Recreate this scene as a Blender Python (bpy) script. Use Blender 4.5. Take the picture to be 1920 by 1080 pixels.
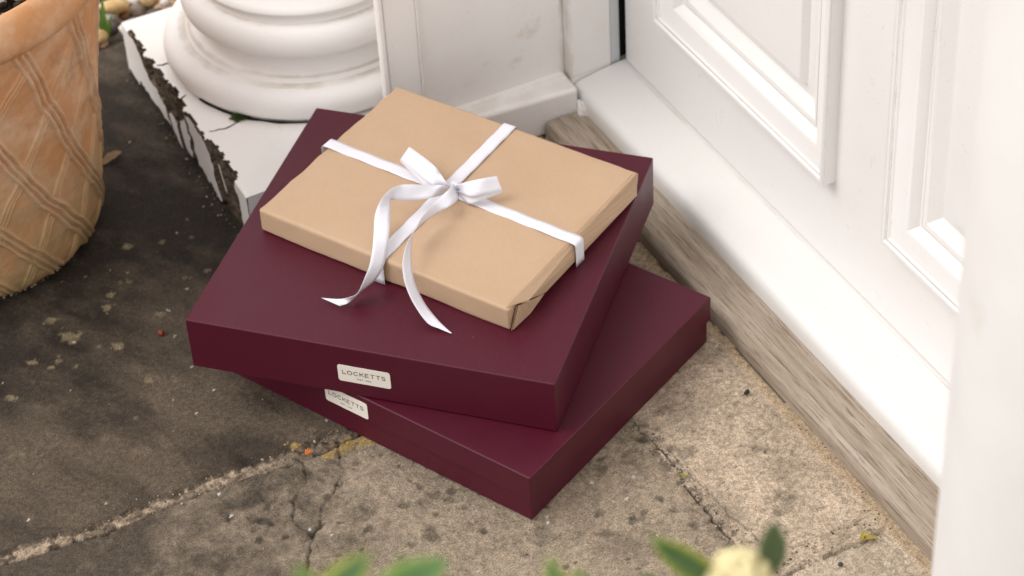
import bpy, bmesh, math, random
import numpy as np
from mathutils import Vector, Matrix, noise

random.seed(7); RNG = np.random.default_rng(7)
for o in list(bpy.data.objects): bpy.data.objects.remove(o)
SC = bpy.context.scene
COL = SC.collection

# ---------------------------------------------------------------- camera
cam_d = bpy.data.cameras.new('camera'); cam = bpy.data.objects.new('camera', cam_d); COL.objects.link(cam)
cam_d.sensor_width = 36.0; cam_d.lens = 84.54; cam_d.clip_start = .05; cam_d.clip_end = 400
R = [(0.8872791, -0.4586601, -0.0486487), (-0.3302490, -0.5581291, -0.7612013), (0.3219804, 0.6914642, -0.6466884)]
rx, ry, rz = (Vector(r) for r in R)
cam.matrix_world = Matrix(((rx.x, -ry.x, -rz.x, -0.683717), (rx.y, -ry.y, -rz.y, -1.455739), (rx.z, -ry.z, -rz.z, 1.659881), (0, 0, 0, 1)))
cam_d.dof.use_dof = True; cam_d.dof.focus_distance = 2.30; cam_d.dof.aperture_fstop = 6.6
SC.camera = cam

# ---------------------------------------------------------------- light: bright overcast, light from the far left
SUN_DIR = Vector((-.62, .22, .78)).normalized()
elev = math.asin(SUN_DIR.z); azim = math.atan2(SUN_DIR.x, SUN_DIR.y)
CLOUD = .82; CLOUD_COL = (5.3, 5.2, 5.2)
w = bpy.data.worlds.new('World'); SC.world = w; w.use_nodes = True
nt = w.node_tree; nt.nodes.clear()
sky = nt.nodes.new('ShaderNodeTexSky'); sky.sky_type = 'NISHITA'; sky.sun_disc = False
sky.sun_elevation = elev; sky.sun_rotation = azim; sky.dust_density = 4.0; sky.air_density = .6; sky.ozone_density = .5
hs = nt.nodes.new('ShaderNodeHueSaturation'); hs.inputs['Saturation'].default_value = .22
bg = nt.nodes.new('ShaderNodeBackground'); bg.inputs['Strength'].default_value = .15
wo = nt.nodes.new('ShaderNodeOutputWorld')
nt.links.new(sky.outputs[0], hs.inputs['Color']); # thin cloud evens the clear-sky gradient out
cl = nt.nodes.new('ShaderNodeMix'); cl.data_type = 'RGBA'; cl.inputs[0].default_value = CLOUD; cl.inputs[7].default_value = (*CLOUD_COL, 1)
nt.links.new(hs.outputs[0], cl.inputs[6]); nt.links.new(cl.outputs[2], bg.inputs[0]); nt.links.new(bg.outputs[0], wo.inputs[0])
sd = bpy.data.lights.new('sun', 'SUN'); sd.energy = .75; sd.angle = math.radians(32); sd.color = (1, .965, .92)
sun = bpy.data.objects.new('sun', sd); COL.objects.link(sun); sun.rotation_euler = SUN_DIR.to_track_quat('Z', 'Y').to_euler()
SC.view_settings.view_transform = 'Standard'; SC.view_settings.look = 'None'; SC.view_settings.gamma = 1
SC.view_settings.exposure = 0.72
SC.render.engine = 'CYCLES'

# ---------------------------------------------------------------- helpers
def tag(o, label=None, cat=None, group=None, kind=None):
    if label: o['label'] = label
    if cat: o['category'] = cat
    if group: o['group'] = group
    if kind: o['kind'] = kind
    return o
def empty(name, label, cat, loc=(0, 0, 0), rz=0, group=None):
    o = bpy.data.objects.new(name, None); COL.objects.link(o); o.location = loc; o.rotation_euler = (0, 0, rz)
    o.empty_display_size = .02
    return tag(o, label, cat, group)
def mesh(name, V, F, mat=None, parent=None, smooth=False):
    me = bpy.data.meshes.new(name)
    me.from_pydata([tuple(map(float, v)) for v in V], [], [tuple(map(int, f)) for f in F]); me.update()
    if mat:
        for m_ in (mat if isinstance(mat, (list, tuple)) else [mat]): me.materials.append(m_)
    if smooth: me.polygons.foreach_set('use_smooth', [True]*len(me.polygons))
    o = bpy.data.objects.new(name, me); COL.objects.link(o)
    if parent: o.parent = parent
    return o
def grid_faces(nu, nv, cu=False, cv=False):
    F = []
    for i in range(nu if cu else nu-1):
        for j in range(nv if cv else nv-1):
            i2 = (i+1) % nu; j2 = (j+1) % nv
            F.append((i*nv+j, i2*nv+j, i2*nv+j2, i*nv+j2))
    return F
def fast_grid(name, P, mat, col=None, smooth=True, parent=None):
    """P: (nu,nv,3) array -> mesh; col: (nu,nv,3) base colour attribute"""
    nu, nv = P.shape[:2]
    idx = np.arange(nu*nv).reshape(nu, nv)
    q = np.stack([idx[:-1, :-1], idx[1:, :-1], idx[1:, 1:], idx[:-1, 1:]], -1).reshape(-1, 4)
    me = bpy.data.meshes.new(name)
    me.vertices.add(nu*nv); me.vertices.foreach_set('co', P.reshape(-1).astype(np.float32))
    me.loops.add(q.size); me.loops.foreach_set('vertex_index', q.reshape(-1).astype(np.int32))
    me.polygons.add(len(q)); me.polygons.foreach_set('loop_start', np.arange(0, q.size, 4, dtype=np.int32))
    me.polygons.foreach_set('loop_total', np.full(len(q), 4, dtype=np.int32))
    me.update(calc_edges=True)
    if smooth: me.polygons.foreach_set('use_smooth', np.ones(len(q), dtype=bool))
    if col is not None:
        a = me.color_attributes.new('Tint', 'FLOAT_COLOR', 'POINT')
        a.data.foreach_set('color', np.concatenate([col.reshape(-1, 3), np.ones((nu*nv, 1))], 1).reshape(-1).astype(np.float32))
    me.materials.append(mat)
    me.validate()
    o = bpy.data.objects.new(name, me); COL.objects.link(o)
    if parent: o.parent = parent
    return o
def bevel(o, w, seg=2, angle=35):
    m_ = o.modifiers.new('bevel', 'BEVEL'); m_.width = w; m_.segments = seg; m_.limit_method = 'ANGLE'; m_.angle_limit = math.radians(angle)
    return o
def box(name, x0, x1, y0, y1, z0, z1, mat, parent=None, bev=0, seg=2):
    V = [(x, y, z) for x in (x0, x1) for y in (y0, y1) for z in (z0, z1)]
    F = [(0, 1, 3, 2), (4, 6, 7, 5), (0, 4, 5, 1), (2, 3, 7, 6), (0, 2, 6, 4), (1, 5, 7, 3)]
    o = mesh(name, V, F, mat, parent)
    if bev: bevel(o, bev, seg)
    return o
def fix_normals(o):
    bm = bmesh.new(); bm.from_mesh(o.data); bmesh.ops.recalc_face_normals(bm, faces=bm.faces); bm.to_mesh(o.data); bm.free(); return o
def lathe(name, prof, cx, cy, mat, parent=None, n=128, smooth=True):
    V = []
    for i in range(n):
        a = 2*math.pi*i/n
        for r, z in prof: V.append((cx+r*math.cos(a), cy+r*math.sin(a), z))
    return fix_normals(mesh(name, V, grid_faces(n, len(prof), cu=True), mat, parent, smooth))
# value noise in numpy
def vnoise(x, y, scale, seed=0):
    r = np.random.default_rng(seed); T = r.random((256, 256))
    u = x/scale+1000.37; v = y/scale+1000.71
    i = np.floor(u).astype(int); j = np.floor(v).astype(int); fu = u-i; fv = v-j
    fu = fu*fu*(3-2*fu); fv = fv*fv*(3-2*fv)
    g = lambda a, b: T[a % 256, b % 256]
    return (g(i, j)*(1-fu)+g(i+1, j)*fu)*(1-fv)+(g(i, j+1)*(1-fu)+g(i+1, j+1)*fu)*fv
def fbm(x, y, scale, seed=0, oct=4, gain=.5):
    s = 0; a = 1; t = 0
    for k in range(oct):
        s = s+a*vnoise(x, y, scale/2**k, seed+k*17); t += a; a *= gain
    return s/t
def sstep(a, b, x):
    t = np.clip((x-a)/(b-a), 0, 1); return t*t*(3-2*t)
def seg_dist(x, y, pts):
    """signed distance to polyline (min abs), and position along"""
    best = np.full(x.shape, 1e9); sgn = np.zeros(x.shape)
    for (x0, y0), (x1, y1) in zip(pts[:-1], pts[1:]):
        dx, dy = x1-x0, y1-y0; L = math.hypot(dx, dy)
        t = np.clip(((x-x0)*dx+(y-y0)*dy)/L/L, 0, 1)
        px = x0+t*dx; py = y0+t*dy; d = np.hypot(x-px, y-py)
        s = np.sign((x-x0)*dy-(y-y0)*dx); m_ = d < best
        best = np.where(m_, d, best); sgn = np.where(m_, s, sgn)
    return best*sgn

# ---------------------------------------------------------------- node materials
class NB:
    def __init__(s, name):
        s.m = bpy.data.materials.new(name); s.m.use_nodes = True; s.nt = s.m.node_tree; s.nt.nodes.clear()
        s.out = s.nt.nodes.new('ShaderNodeOutputMaterial'); s.b = s.nt.nodes.new('ShaderNodeBsdfPrincipled')
        s.nt.links.new(s.b.outputs[0], s.out.inputs[0]); s.tc = s.nt.nodes.new('ShaderNodeTexCoord')
        s.co = s.tc.outputs['Object']; s.h = None
    def n(s, t, **k):
        nd = s.nt.nodes.new(t)
        for a, b in k.items(): setattr(nd, a, b)
        return nd
    def link(s, a, b): s.nt.links.new(a, b)
    def sk(s, inp, v):
        if isinstance(v, bpy.types.NodeSocket): s.link(v, inp)
        else: inp.default_value = (*v, 1) if isinstance(v, tuple) and len(v) == 3 and len(inp.default_value) == 4 else v
    def mapping(s, sc=(1, 1, 1), rot=(0, 0, 0), co=None):
        nd = s.n('ShaderNodeMapping'); s.link(co or s.co, nd.inputs[0]); nd.inputs['Scale'].default_value = sc; nd.inputs['Rotation'].default_value = rot
        return nd.outputs[0]
    def noise(s, scale, detail=4, rough=.55, dist=0, co=None, col=False):
        nd = s.n('ShaderNodeTexNoise'); s.link(co or s.co, nd.inputs['Vector']); nd.inputs['Scale'].default_value = scale
        nd.inputs['Detail'].default_value = detail; nd.inputs['Roughness'].default_value = rough; nd.inputs['Distortion'].default_value = dist
        return nd.outputs['Color' if col else 'Fac']
    def voro(s, scale, feature='F1', co=None, out='Distance'):
        nd = s.n('ShaderNodeTexVoronoi', feature=feature); s.link(co or s.co, nd.inputs['Vector']); nd.inputs['Scale'].default_value = scale
        return nd.outputs[out]
    def ramp(s, v, a, b, c0=0., c1=1.):
        nd = s.n('ShaderNodeMapRange'); s.link(v, nd.inputs[0])
        for i, q in zip((1, 2, 3, 4), (a, b, c0, c1)): nd.inputs[i].default_value = q
        return nd.outputs[0]
    def math(s, op, a, b=0.):
        nd = s.n('ShaderNodeMath', operation=op); s.sk(nd.inputs[0], a); s.sk(nd.inputs[1], b); return nd.outputs[0]
    def mix(s, f, a, b, mode='MIX'):
        nd = s.n('ShaderNodeMix', data_type='RGBA', blend_type=mode); s.sk(nd.inputs[0], f); s.sk(nd.inputs[6], a); s.sk(nd.inputs[7], b); return nd.outputs[2]
    def bump(s, v, strength=.3, dist=.001):
        nd = s.n('ShaderNodeBump'); nd.inputs['Strength'].default_value = strength; nd.inputs['Distance'].default_value = dist; s.link(v, nd.inputs['Height'])
        if s.h: s.link(s.h, nd.inputs['Normal'])
        s.h = nd.outputs[0]; s.link(s.h, s.b.inputs['Normal'])
    def set(s, color=None, rough=None, spec=None, **k):
        if color is not None: s.sk(s.b.inputs['Base Color'], color)
        if rough is not None: s.sk(s.b.inputs['Roughness'], rough)
        if spec is not None: s.sk(s.b.inputs['Specular IOR Level'], spec)
        for a, b in k.items(): s.sk(s.b.inputs[a.replace('_', ' ')], b)
        return s.m
def flat(name, color, rough=.6, spec=.3):
    m_ = NB(name); v = m_.noise(300, 3); return m_.set(m_.mix(m_.ramp(v, .3, .7), tuple(c*.8 for c in color), tuple(c*1.15 for c in color)), rough, spec)

def white_paint(name, base=(.80, .775, .755), specks=1., grime=.35, rough=.42, bump=.25, stains=()):
    m_ = NB(name)
    big = m_.noise(7, 5, .6)
    c = m_.mix(m_.ramp(big, .35, .72, 0, grime), base, tuple(a*b for a, b in zip(base, (.86, .82, .77))))
    # ochre weather staining
    st = m_.math('MULTIPLY', m_.ramp(m_.noise(22, 5, .7), .62, .75), m_.ramp(m_.noise(4, 2), .45, .65, 0, .45*grime/.35))
    c = m_.mix(st, c, (.62, .50, .34))
    # tiny dark fly specks
    v = m_.voro(120); r = m_.ramp(v, .035, .075, 1, 0)
    pick = m_.ramp(m_.noise(60, 1), .57, .60)
    sp = m_.math('MULTIPLY', m_.math('MULTIPLY', r, pick), .75*specks)
    c = m_.mix(sp, c, (.20, .16, .14))
    sp2 = m_.math('MULTIPLY', m_.math('MULTIPLY', m_.ramp(m_.voro(300), .06, .13, 1, 0), m_.ramp(m_.noise(55, 2), .50, .56)), .6*specks)
    c = m_.mix(sp2, c, (.30, .24, .20))
    # brownish dirt gathered in grooves and inner corners: (axis, position, width, strength)
    if stains:
        sep = m_.n('ShaderNodeSeparateXYZ'); m_.link(m_.co, sep.inputs[0])
        for ax_, p0, wd, stg in stains:
            d = m_.math('ABSOLUTE', m_.math('SUBTRACT', sep.outputs[ax_], p0))
            wob = m_.ramp(m_.noise(38, 5, .7), .30, .75, wd*.1, wd)
            ln = m_.math('SUBTRACT', 1., m_.math('DIVIDE', d, wob)); ln = m_.ramp(ln, 0, .8)
            ln = m_.math('MULTIPLY', ln, m_.ramp(m_.noise(11, 4, .6), .36, .60, .12*stg, stg))
            c = m_.mix(ln, c, (.42, .33, .23))
    m_.bump(m_.noise(260, 3, .6), bump, .0006)
    m_.bump(m_.noise(18, 3, .5), .25, .002)
    return m_.set(c, m_.ramp(m_.noise(30, 3), .3, .7, rough-.06, rough+.1), .4)

DOORW = white_paint('door gloss paint', (.845, .825, .81), specks=1.0, grime=.10, rough=.33, bump=.10, stains=((0, .4014, .0006, .5), (0, .4184, .0005, .4)))
SILLW = white_paint('sill paint', (.79, .775, .755), specks=1., grime=.12, rough=.40, bump=.18, stains=((0, .4115, .003, .45),))
WALLW = white_paint('weathered wall paint', (.91, .885, .865), specks=1., grime=.40, rough=.55, bump=.4, stains=((0, .3440, .010, .55), (1, .5645, .0014, .35), (2, .0545, .004, .35)))
COLW = white_paint('column paint', (.885, .865, .845), specks=.5, grime=.3, rough=.5, bump=.3, stains=((2, .1372, .0045, .95), (2, .1150, .0022, .55), (2, .1083, .0018, .6), (2, .1760, .0016, .5), (2, .0745, .0035, .6)))

def m_burgundy():
    m_ = NB('burgundy bookcloth paper')
    t = m_.noise(900, 2, .5)
    wv = m_.noise(1.0, 2, .5, co=m_.mapping((1400, 240, 1400)))
    c = m_.mix(m_.ramp(t, .3, .7), (.058, .0024, .0118), (.084, .0050, .0190))
    dust = m_.math('MULTIPLY', m_.ramp(m_.voro(75), .02, .05, 1, 0), m_.ramp(m_.noise(33, 1), .62, .64, 0, .5))
    c = m_.mix(dust, c, (.45, .30, .33))
    m_.bump(t, .22, .0004); m_.bump(wv, .16, .0003)
    return m_.set(c, m_.ramp(m_.noise(12, 3), .3, .7, .38, .50), .36)
BURG = m_burgundy()
def m_kraft():
    m_ = NB('ribbed brown kraft paper')
    sep = m_.n('ShaderNodeSeparateXYZ'); m_.link(m_.co, sep.inputs[0])
    s_ = m_.math('SINE', m_.math('MULTIPLY', sep.outputs[0], 2*math.pi/.00125))
    s_ = m_.ramp(s_, -1, 1)
    c = m_.mix(m_.ramp(m_.noise(9, 4), .3, .7), (.500, .347, .228), (.548, .388, .262))
    c = m_.mix(m_.math('MULTIPLY', s_, .30), c, (.44, .27, .15))
    fib = m_.noise(1.0, 3, .6, co=m_.mapping((900, 200, 900)))
    c = m_.mix(m_.ramp(fib, .45, .75, 0, .22), c, (.40, .25, .14))
    m_.bump(s_, .18, .0004); m_.bump(m_.noise(35, 4, .55), .35, .0016); m_.bump(m_.noise(600, 2), .15, .0003)
    return m_.set(c, .62, .3)
KRAFT = m_kraft()
def m_ribbon():
    m_ = NB('white grosgrain ribbon')
    uv = m_.tc.outputs['UV']; sep = m_.n('ShaderNodeSeparateXYZ'); m_.link(uv, sep.inputs[0])
    s_ = m_.ramp(m_.math('SINE', m_.math('MULTIPLY', sep.outputs[0], 2*math.pi/.0009)), -1, 1)
    m_.bump(s_, .35, .00025)
    c = m_.mix(m_.math('MULTIPLY', s_, .12), (.78, .775, .835), (.66, .66, .74))
    return m_.set(c, .55, .35)
RIBBON = m_ribbon()
def m_vcol(name, fine=900, rough=.85, fineamt=.5, bump=.5, spec=.25, bd=.0008, pores=False):
    m_ = NB(name); a = m_.n('ShaderNodeVertexColor', layer_name='Tint')
    f = m_.noise(fine, 4, .7)
    c = m_.mix(1., a.outputs[0], m_.mix(m_.ramp(f, .32, .68), (1-fineamt,)*3, (1+fineamt,)*3), 'MULTIPLY')
    f2 = m_.noise(fine*.28, 5, .7)
    c = m_.mix(1., c, m_.mix(m_.ramp(f2, .36, .64), (1-fineamt*.55,)*3, (1+fineamt*.55,)*3), 'MULTIPLY')
    if pores:
        po = m_.math('MULTIPLY', m_.ramp(m_.voro(330), .10, .30, 1, 0), m_.ramp(m_.noise(90, 3), .48, .60, 0, .55)); c = m_.mix(po, c, (.05, .04, .03))
        sg = m_.math('MULTIPLY', m_.ramp(m_.voro(520), .08, .22, 1, 0), m_.ramp(m_.noise(70, 3), .50, .62, 0, .35)); c = m_.mix(sg, c, (.62, .56, .48))
        m_.bump(po, -.6 if False else .5, -.0012)
    m_.bump(f, bump, bd); m_.bump(f2, bump, bd*2)
    return m_.set(c, m_.ramp(f2, .3, .7, rough-.1, rough+.08), spec)
STONE = m_vcol('york stone paving', 620, .8, .50, .7, bd=.0010, pores=True)
def m_wood():
    m_ = NB('weathered grey oak')
    g1 = m_.noise(1., 5, .7, .12, co=m_.mapping((560, 20, 560), rot=(0, 0, .06)))
    g2 = m_.noise(1., 4, .6, .2, co=m_.mapping((150, 7, 150), rot=(0, 0, .04)))
    c = m_.mix(m_.ramp(g2, .3, .7), (.30, .235, .175), (.47, .40, .325))
    c = m_.mix(m_.ramp(g1, .53, .62, 0, .78), c, (.17, .12, .085))
    c = m_.mix(m_.ramp(m_.noise(14, 4), .5, .75, 0, .55), c, (.22, .19, .15))
    c = m_.mix(m_.ramp(g1, .25, .4, .5, 0), c, (.58, .52, .45))
    m_.bump(g1, .8, .0015); m_.bump(m_.noise(70, 4), .4, .002)
    return m_.set(c, .8, .2)
WOOD = m_wood()
def m_terra():
    m_ = NB('weathered terracotta')
    c = m_.mix(m_.ramp(m_.noise(9, 5, .6), .35, .65), (.565, .27, .115), (.63, .35, .19))
    c = m_.mix(m_.ramp(m_.noise(26, 5, .65), .42, .68, 0, .75), c, (.70, .49, .33))
    at = m_.n('ShaderNodeVertexColor', layer_name='Tint'); c = m_.mix(m_.math('MULTIPLY', at.outputs[0], m_.ramp(m_.noise(60, 4, .7), .35, .65, .2, .65)), c, (.74, .56, .40))
    sep = m_.n('ShaderNodeSeparateXYZ'); m_.link(m_.co, sep.inputs[0])
    c = m_.mix(m_.ramp(m_.noise(17, 5, .7), .56, .70, 0, .45), c, (.27, .15, .075))
    lowz = m_.ramp(sep.outputs[2], .02, .22, 1, 0)   # algae growing on the damp lower half
    al = m_.math('MULTIPLY', lowz, m_.ramp(m_.noise(13, 5, .65), .32, .62, .15, .85))
    c = m_.mix(al, c, (.33, .235, .09))
    c = m_.mix(m_.math('MULTIPLY', m_.ramp(m_.voro(95), .05, .12, 1, 0), m_.ramp(m_.noise(25, 2), .58, .64, 0, .8)), c, (.12, .08, .05))
    m_.bump(m_.noise(330, 4, .7), .35, .0008); m_.bump(m_.noise(40, 4), .35, .002)
    return m_.set(c, .85, .2)
TERRA = m_terra()
def m_rot():
    m_ = NB('rotten bare wood')
    g = m_.noise(1, 5, .65, .4, co=m_.mapping((120, 60, 420)))
    c = m_.mix(m_.ramp(g, .35, .65), (.035, .025, .018), (.20, .155, .115))
    c = m_.mix(m_.ramp(m_.noise(40, 3), .55, .7, 0, .7), c, (.09, .085, .03))
    m_.bump(g, .9, .003); return m_.set(c, .9, .1)
ROT = m_rot()
DARK = flat('black rubber seal', (.012, .012, .013), .6)
CRACK = flat('dark crack dirt', (.02, .018, .014), .95, .05)
LABELM = NB('ivory textured label stock'); LABELM = (lambda q: (q.bump(q.noise(1, 2, .5, co=q.mapping((1600, 1600, 300))), .25, .0003), q.set(q.mix(q.ramp(q.noise(500, 2), .3, .7), (.74, .68, .60), (.80, .74, .66)), .6, .3))[1])(LABELM)
INK = flat('dark green ink', (.035, .04, .032), .5)
SOIL = m_vcol('potting soil', 300, .95, .5, .8, .1, .003)
GRAVM = m_vcol('gravel stone', 160, .7, .22, .3, .35, .001)
def m_leaf(name, a, b, c2):
    m_ = NB(name); c = m_.mix(m_.ramp(m_.noise(25, 3), .35, .65), a, b)
    uv = m_.tc.outputs['UV']; sep = m_.n('ShaderNodeSeparateXYZ'); m_.link(uv, sep.inputs[0])
    e = m_.ramp(m_.math('ABSOLUTE', m_.math('SUBTRACT', sep.outputs[1], .5)), .25, .5, 0, .9)
    c = m_.mix(e, c, c2)
    return m_.set(c, .5, .25)
LEAF = m_leaf('skimmia leaf', (.045, .11, .035), (.10, .19, .06), (.22, .30, .05))
LEAFD = m_leaf('dark skimmia leaf', (.06, .085, .034), (.085, .115, .045), (.09, .12, .045))
LEAFY = m_leaf('yellow edged skimmia leaf', (.060, .125, .040), (.10, .17, .07), (.40, .45, .03))
CREAM = flat('cream flower bud', (.78, .68, .38), .6)
STEM = flat('green stem', (.12, .15, .06), .7)
MOSS = flat('moss', (.07, .10, .02), .9)
GRASS = flat('grass blade', (.10, .22, .03), .6)
DRYL = flat('dry leaf', (.28, .19, .10), .8)

# ---------------------------------------------------------------- setting: ground and paving
g = 200.
o = mesh('ground', [(-g, -g, -.03), (g, -g, -.03), (g, g, -.03), (-g, g, -.03)], [(0, 1, 2, 3)], flat('pale bounce ground', (.34, .30, .25), .95)); tag(o, kind='structure')  # unseen outer ground, colour made pale to bounce light onto the walls

J1 = [(-1.4, .212), (-.46, .2157), (-.36, .2053), (-.246, .2070), (-.157, .2025), (-.103, .2057), (.153, .21)]
J2 = [(.153, .99), (.153, .21), (.154, .074), (.1565, .003), (.1515, -.045), (.1535, -.1115), (.150, -.20), (.16, -1.2)]
J3 = [(.152, -.176), (.189, -.1757), (.249, -.1748), (.2985, -.171)]
J3b = [(.165, -.140), (.21, -.150), (.2985, -.1505)]
CR1 = [(.162, .03), (.165, -.011), (.166, -.053), (.172, -.107), (.176, -.15)]
CR2 = [(-.115, .2), (-.124, .175), (-.128, .160), (-.150, .135), (-.172, .119), (-.180, .100), (-.192, .094), (-.215, .05)]
CR3 = [(-.160, .2), (-.158, .185), (-.166, .165), (-.186, .150), (-.20, .12), (-.192, .094)]
def paving():
    fx = np.arange(-.55, .312, .0016); fy = np.arange(-.31, 1.0, .0017)
    xs = np.concatenate([np.linspace(-1.6, -.6, 26), fx]); ys = np.concatenate([np.linspace(-1.6, -.345, 30), fy])
    X, Y = np.meshgrid(xs, ys, indexing='ij')
    wx = X+(fbm(X, Y, .03, 3)-.5)*.010+(fbm(X, Y, .006, 5, 3)-.5)*.004; wy = Y+(fbm(X, Y, .03, 9)-.5)*.010+(fbm(X, Y, .006, 8, 3)-.5)*.004
    d1 = seg_dist(wx, wy, J1); d2 = seg_dist(wx, wy, J2); d3 = seg_dist(wx, wy, J3); d3b = np.abs(seg_dist(wx, wy, J3b))
    c1 = np.abs(seg_dist(wx, wy, CR1)); c2 = np.abs(seg_dist(wx, wy, CR2)); c3 = np.abs(seg_dist(wx, wy, CR3))
    left = X < .153
    s1 = left & (Y > .2065); s2 = left & ~s1; s4 = (~left) & (Y < -.174); s3 = (~left) & ~s4
    n_big = fbm(X, Y, .16, 21, 4); n_mid = fbm(X, Y, .045, 31, 5, .6); n_fine = fbm(X, Y, .009, 41, 3, .6)
    diag = fbm(X*.9+Y*.55, (Y-X)*.30, .05, 51, 5, .6)   # bedding streaks of the riven stone
    def lerp(a, b, t): return np.array(a)*(1-t[..., None])+np.array(b)*t[..., None]
    # riven slab 1: dark, lighter towards the joint and the door
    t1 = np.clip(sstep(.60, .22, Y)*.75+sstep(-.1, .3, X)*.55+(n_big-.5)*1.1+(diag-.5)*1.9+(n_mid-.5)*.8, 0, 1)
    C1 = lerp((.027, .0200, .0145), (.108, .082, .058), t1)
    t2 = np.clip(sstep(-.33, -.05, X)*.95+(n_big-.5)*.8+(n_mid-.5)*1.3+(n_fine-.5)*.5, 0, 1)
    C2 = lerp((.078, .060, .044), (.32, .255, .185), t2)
    t3 = np.clip(.66+(n_mid-.5)*1.15+(n_fine-.5)*.4-sstep(.03, .25, Y)*.30+(n_big-.5)*.6, 0, 1)
    C3 = lerp((.22, .172, .124), (.57, .452, .335), t3)
    C4 = lerp((.34, .27, .195), (.50, .41, .31), np.clip(n_mid+.1, 0, 1))
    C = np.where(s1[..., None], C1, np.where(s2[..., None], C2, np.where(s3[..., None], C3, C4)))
    H = (n_big-.5)*.0030+(n_mid-.5)*.0022+(n_fine-.5)*.0008
    H = H+np.where(s1, (diag-.5)*.0045, 0)+np.where(s2, -.0012, 0)+np.where(s4, -.0008, 0)
    # riven ledge on slab 1
    ledge = seg_dist(wx, wy, [(-.46, .30), (-.40, .262), (-.33, .247), (-.27, .262), (-.225, .262), (-.20, .30), (-.10, .33)])
    e_ = sstep(.0, .006, ledge)*sstep(.05, .0, ledge)*(s1*1.)
    H += e_*.0014; 
    # pits and shell rings on slab 2 / 3
    r = np.random.default_rng(12)
    def stamp(cx, cy, rad, dz, dark, ring=0.):
        nonlocal H, C
        i0, i1 = np.searchsorted(xs, [cx-rad*2.2, cx+rad*2.2]); j0, j1 = np.searchsorted(ys, [cy-rad*2.2, cy+rad*2.2])
        if i1-i0 < 2 or j1-j0 < 2: return
        a, b = X[i0:i1, j0:j1]-cx, Y[i0:i1, j0:j1]-cy; th = r.random()*6.3; k = r.uniform(.55, 1)
        u = a*math.cos(th)+b*math.sin(th); v = (-a*math.sin(th)+b*math.cos(th))/k
        dd = np.hypot(u, v)*(1+(vnoise(a+cx, b+cy, rad*.7, int(cx*9999) % 97)-.5)*.7)
        if ring:
            q = np.exp(-((dd-rad)/(rad*.28))**2)
        else: q = sstep(rad*1.25, rad*.6, dd)
        H[i0:i1, j0:j1] += dz*q
        C[i0:i1, j0:j1] *= (1-dark*q)[..., None]
    for k in range(230):
        cx, cy = r.uniform(-.26, .15), r.uniform(-.28, .2)
        stamp(cx, cy, r.uniform(.002, .0065), -r.uniform(.0004, .0016), r.uniform(.25, .6))
    for k in range(46): stamp(r.uniform(-.2, .15), r.uniform(-.25, .15), r.uniform(.004, .008), .0006, r.uniform(-.15, .30), ring=1)
    for k in range(26): stamp(r.uniform(-.26, .15), r.uniform(-.25, .19), r.uniform(.008, .016), -.0007, r.uniform(.18, .42))
    for k in range(150): stamp(r.uniform(.155, .29), r.uniform(-.17, .5), r.uniform(.0015, .005), -r.uniform(.0003, .0009), r.uniform(.15, .42))
    for k in range(18): stamp(r.uniform(.16, .28), r.uniform(-.1, .4), r.uniform(.008, .02), -.0003, r.uniform(.15, .35))
    for k in range(90): stamp(r.uniform(-.45, .1), r.uniform(.22, .95), r.uniform(.003, .012), 0, r.uniform(-.35, .3))
    # exfoliated scab beside the crack
    for cx, cy, rad in [(-.178, .128, .015), (-.19, .105, .014), (-.165, .175, .016), (-.225, .17, .018)]: stamp(cx, cy, rad, -.0016, .35)
    # lichen spots on the dark slab
    def spot(cx, cy, rad, colr, k=.85):
        nonlocal C
        i0, i1 = np.searchsorted(xs, [cx-rad*2, cx+rad*2]); j0, j1 = np.searchsorted(ys, [cy-rad*2, cy+rad*2])
        if i1-i0 < 1 or j1-j0 < 1: return
        a, b = X[i0:i1, j0:j1], Y[i0:i1, j0:j1]
        dd = np.hypot(a-cx, b-cy)*(1+(fbm(a, b, rad*.8, 77, 3)-.5)*1.6)
        q = (sstep(rad*1.15, rad*.7, dd)*k)[..., None]
        C[i0:i1, j0:j1] = C[i0:i1, j0:j1]*(1-q)+np.array(colr)*q
    for cx, cy, rad in [(-.2984, .4901, .0125), (-.2462, .5134, .008), (-.2566, .4469, .009), (-.3059, .5234, .008), (-.382, .4281, .007), (-.2358, .5286, .006), (-.345, .47, .006), (-.33, .452, .005), (-.2, .47, .007), (-.27, .61, .007), (-.19, .60, .006), (-.25, .38, .006)]:
        spot(cx, cy, rad*.72, (.24, .19, .11), .7)
    for k in range(26): spot(r.uniform(-.42, -.1), r.uniform(.3, .62), r.uniform(.0015, .004), (.20, .155, .095), .6)
    for k in range(70): spot(r.uniform(-.48, .1), r.uniform(.22, .85), r.uniform(.0008, .0015), (.50, .45, .38), .95)
    for cx, cy, rad in [(-.11, .193, .012), (-.13, .188, .008), (-.155, .214, .006), (-.09, .187, .008)]: spot(cx, cy, rad, (.40, .27, .09), .75)
    for k in range(70): spot(r.uniform(-.25, .28), r.uniform(-.26, .4), r.uniform(.0008, .0018), (.62, .57, .5), .9)
    for k in range(60): spot(r.uniform(-.25, .28), r.uniform(-.26, .3), r.uniform(.0008, .0020), (.10, .07, .05), .9)
    # joints: mortar fillet J1
    n1 = fbm(X, Y, .010, 61, 4, .8)
    d1 = seg_dist(X+(wx-X)*.6, Y+(wy-Y)*.55, J1); hw_ = .0080+.0028*(fbm(X, X*0, .05, 66, 2)-.5)*2-.0022*np.exp(-((X+.30)/.05)**2)+(fbm(X, Y, .012, 67, 3)-.5)*.006
    m1 = (1-.75*(fbm(X, Y, .014, 68, 3, .7) > .66))*sstep(hw_+.0012, hw_-.0008, np.abs(d1+.0005))*(X < .153)
    mort = lerp((.11, .08, .055), (.42, .325, .235), np.clip(n1*2.9-.95, 0, 1))
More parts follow.
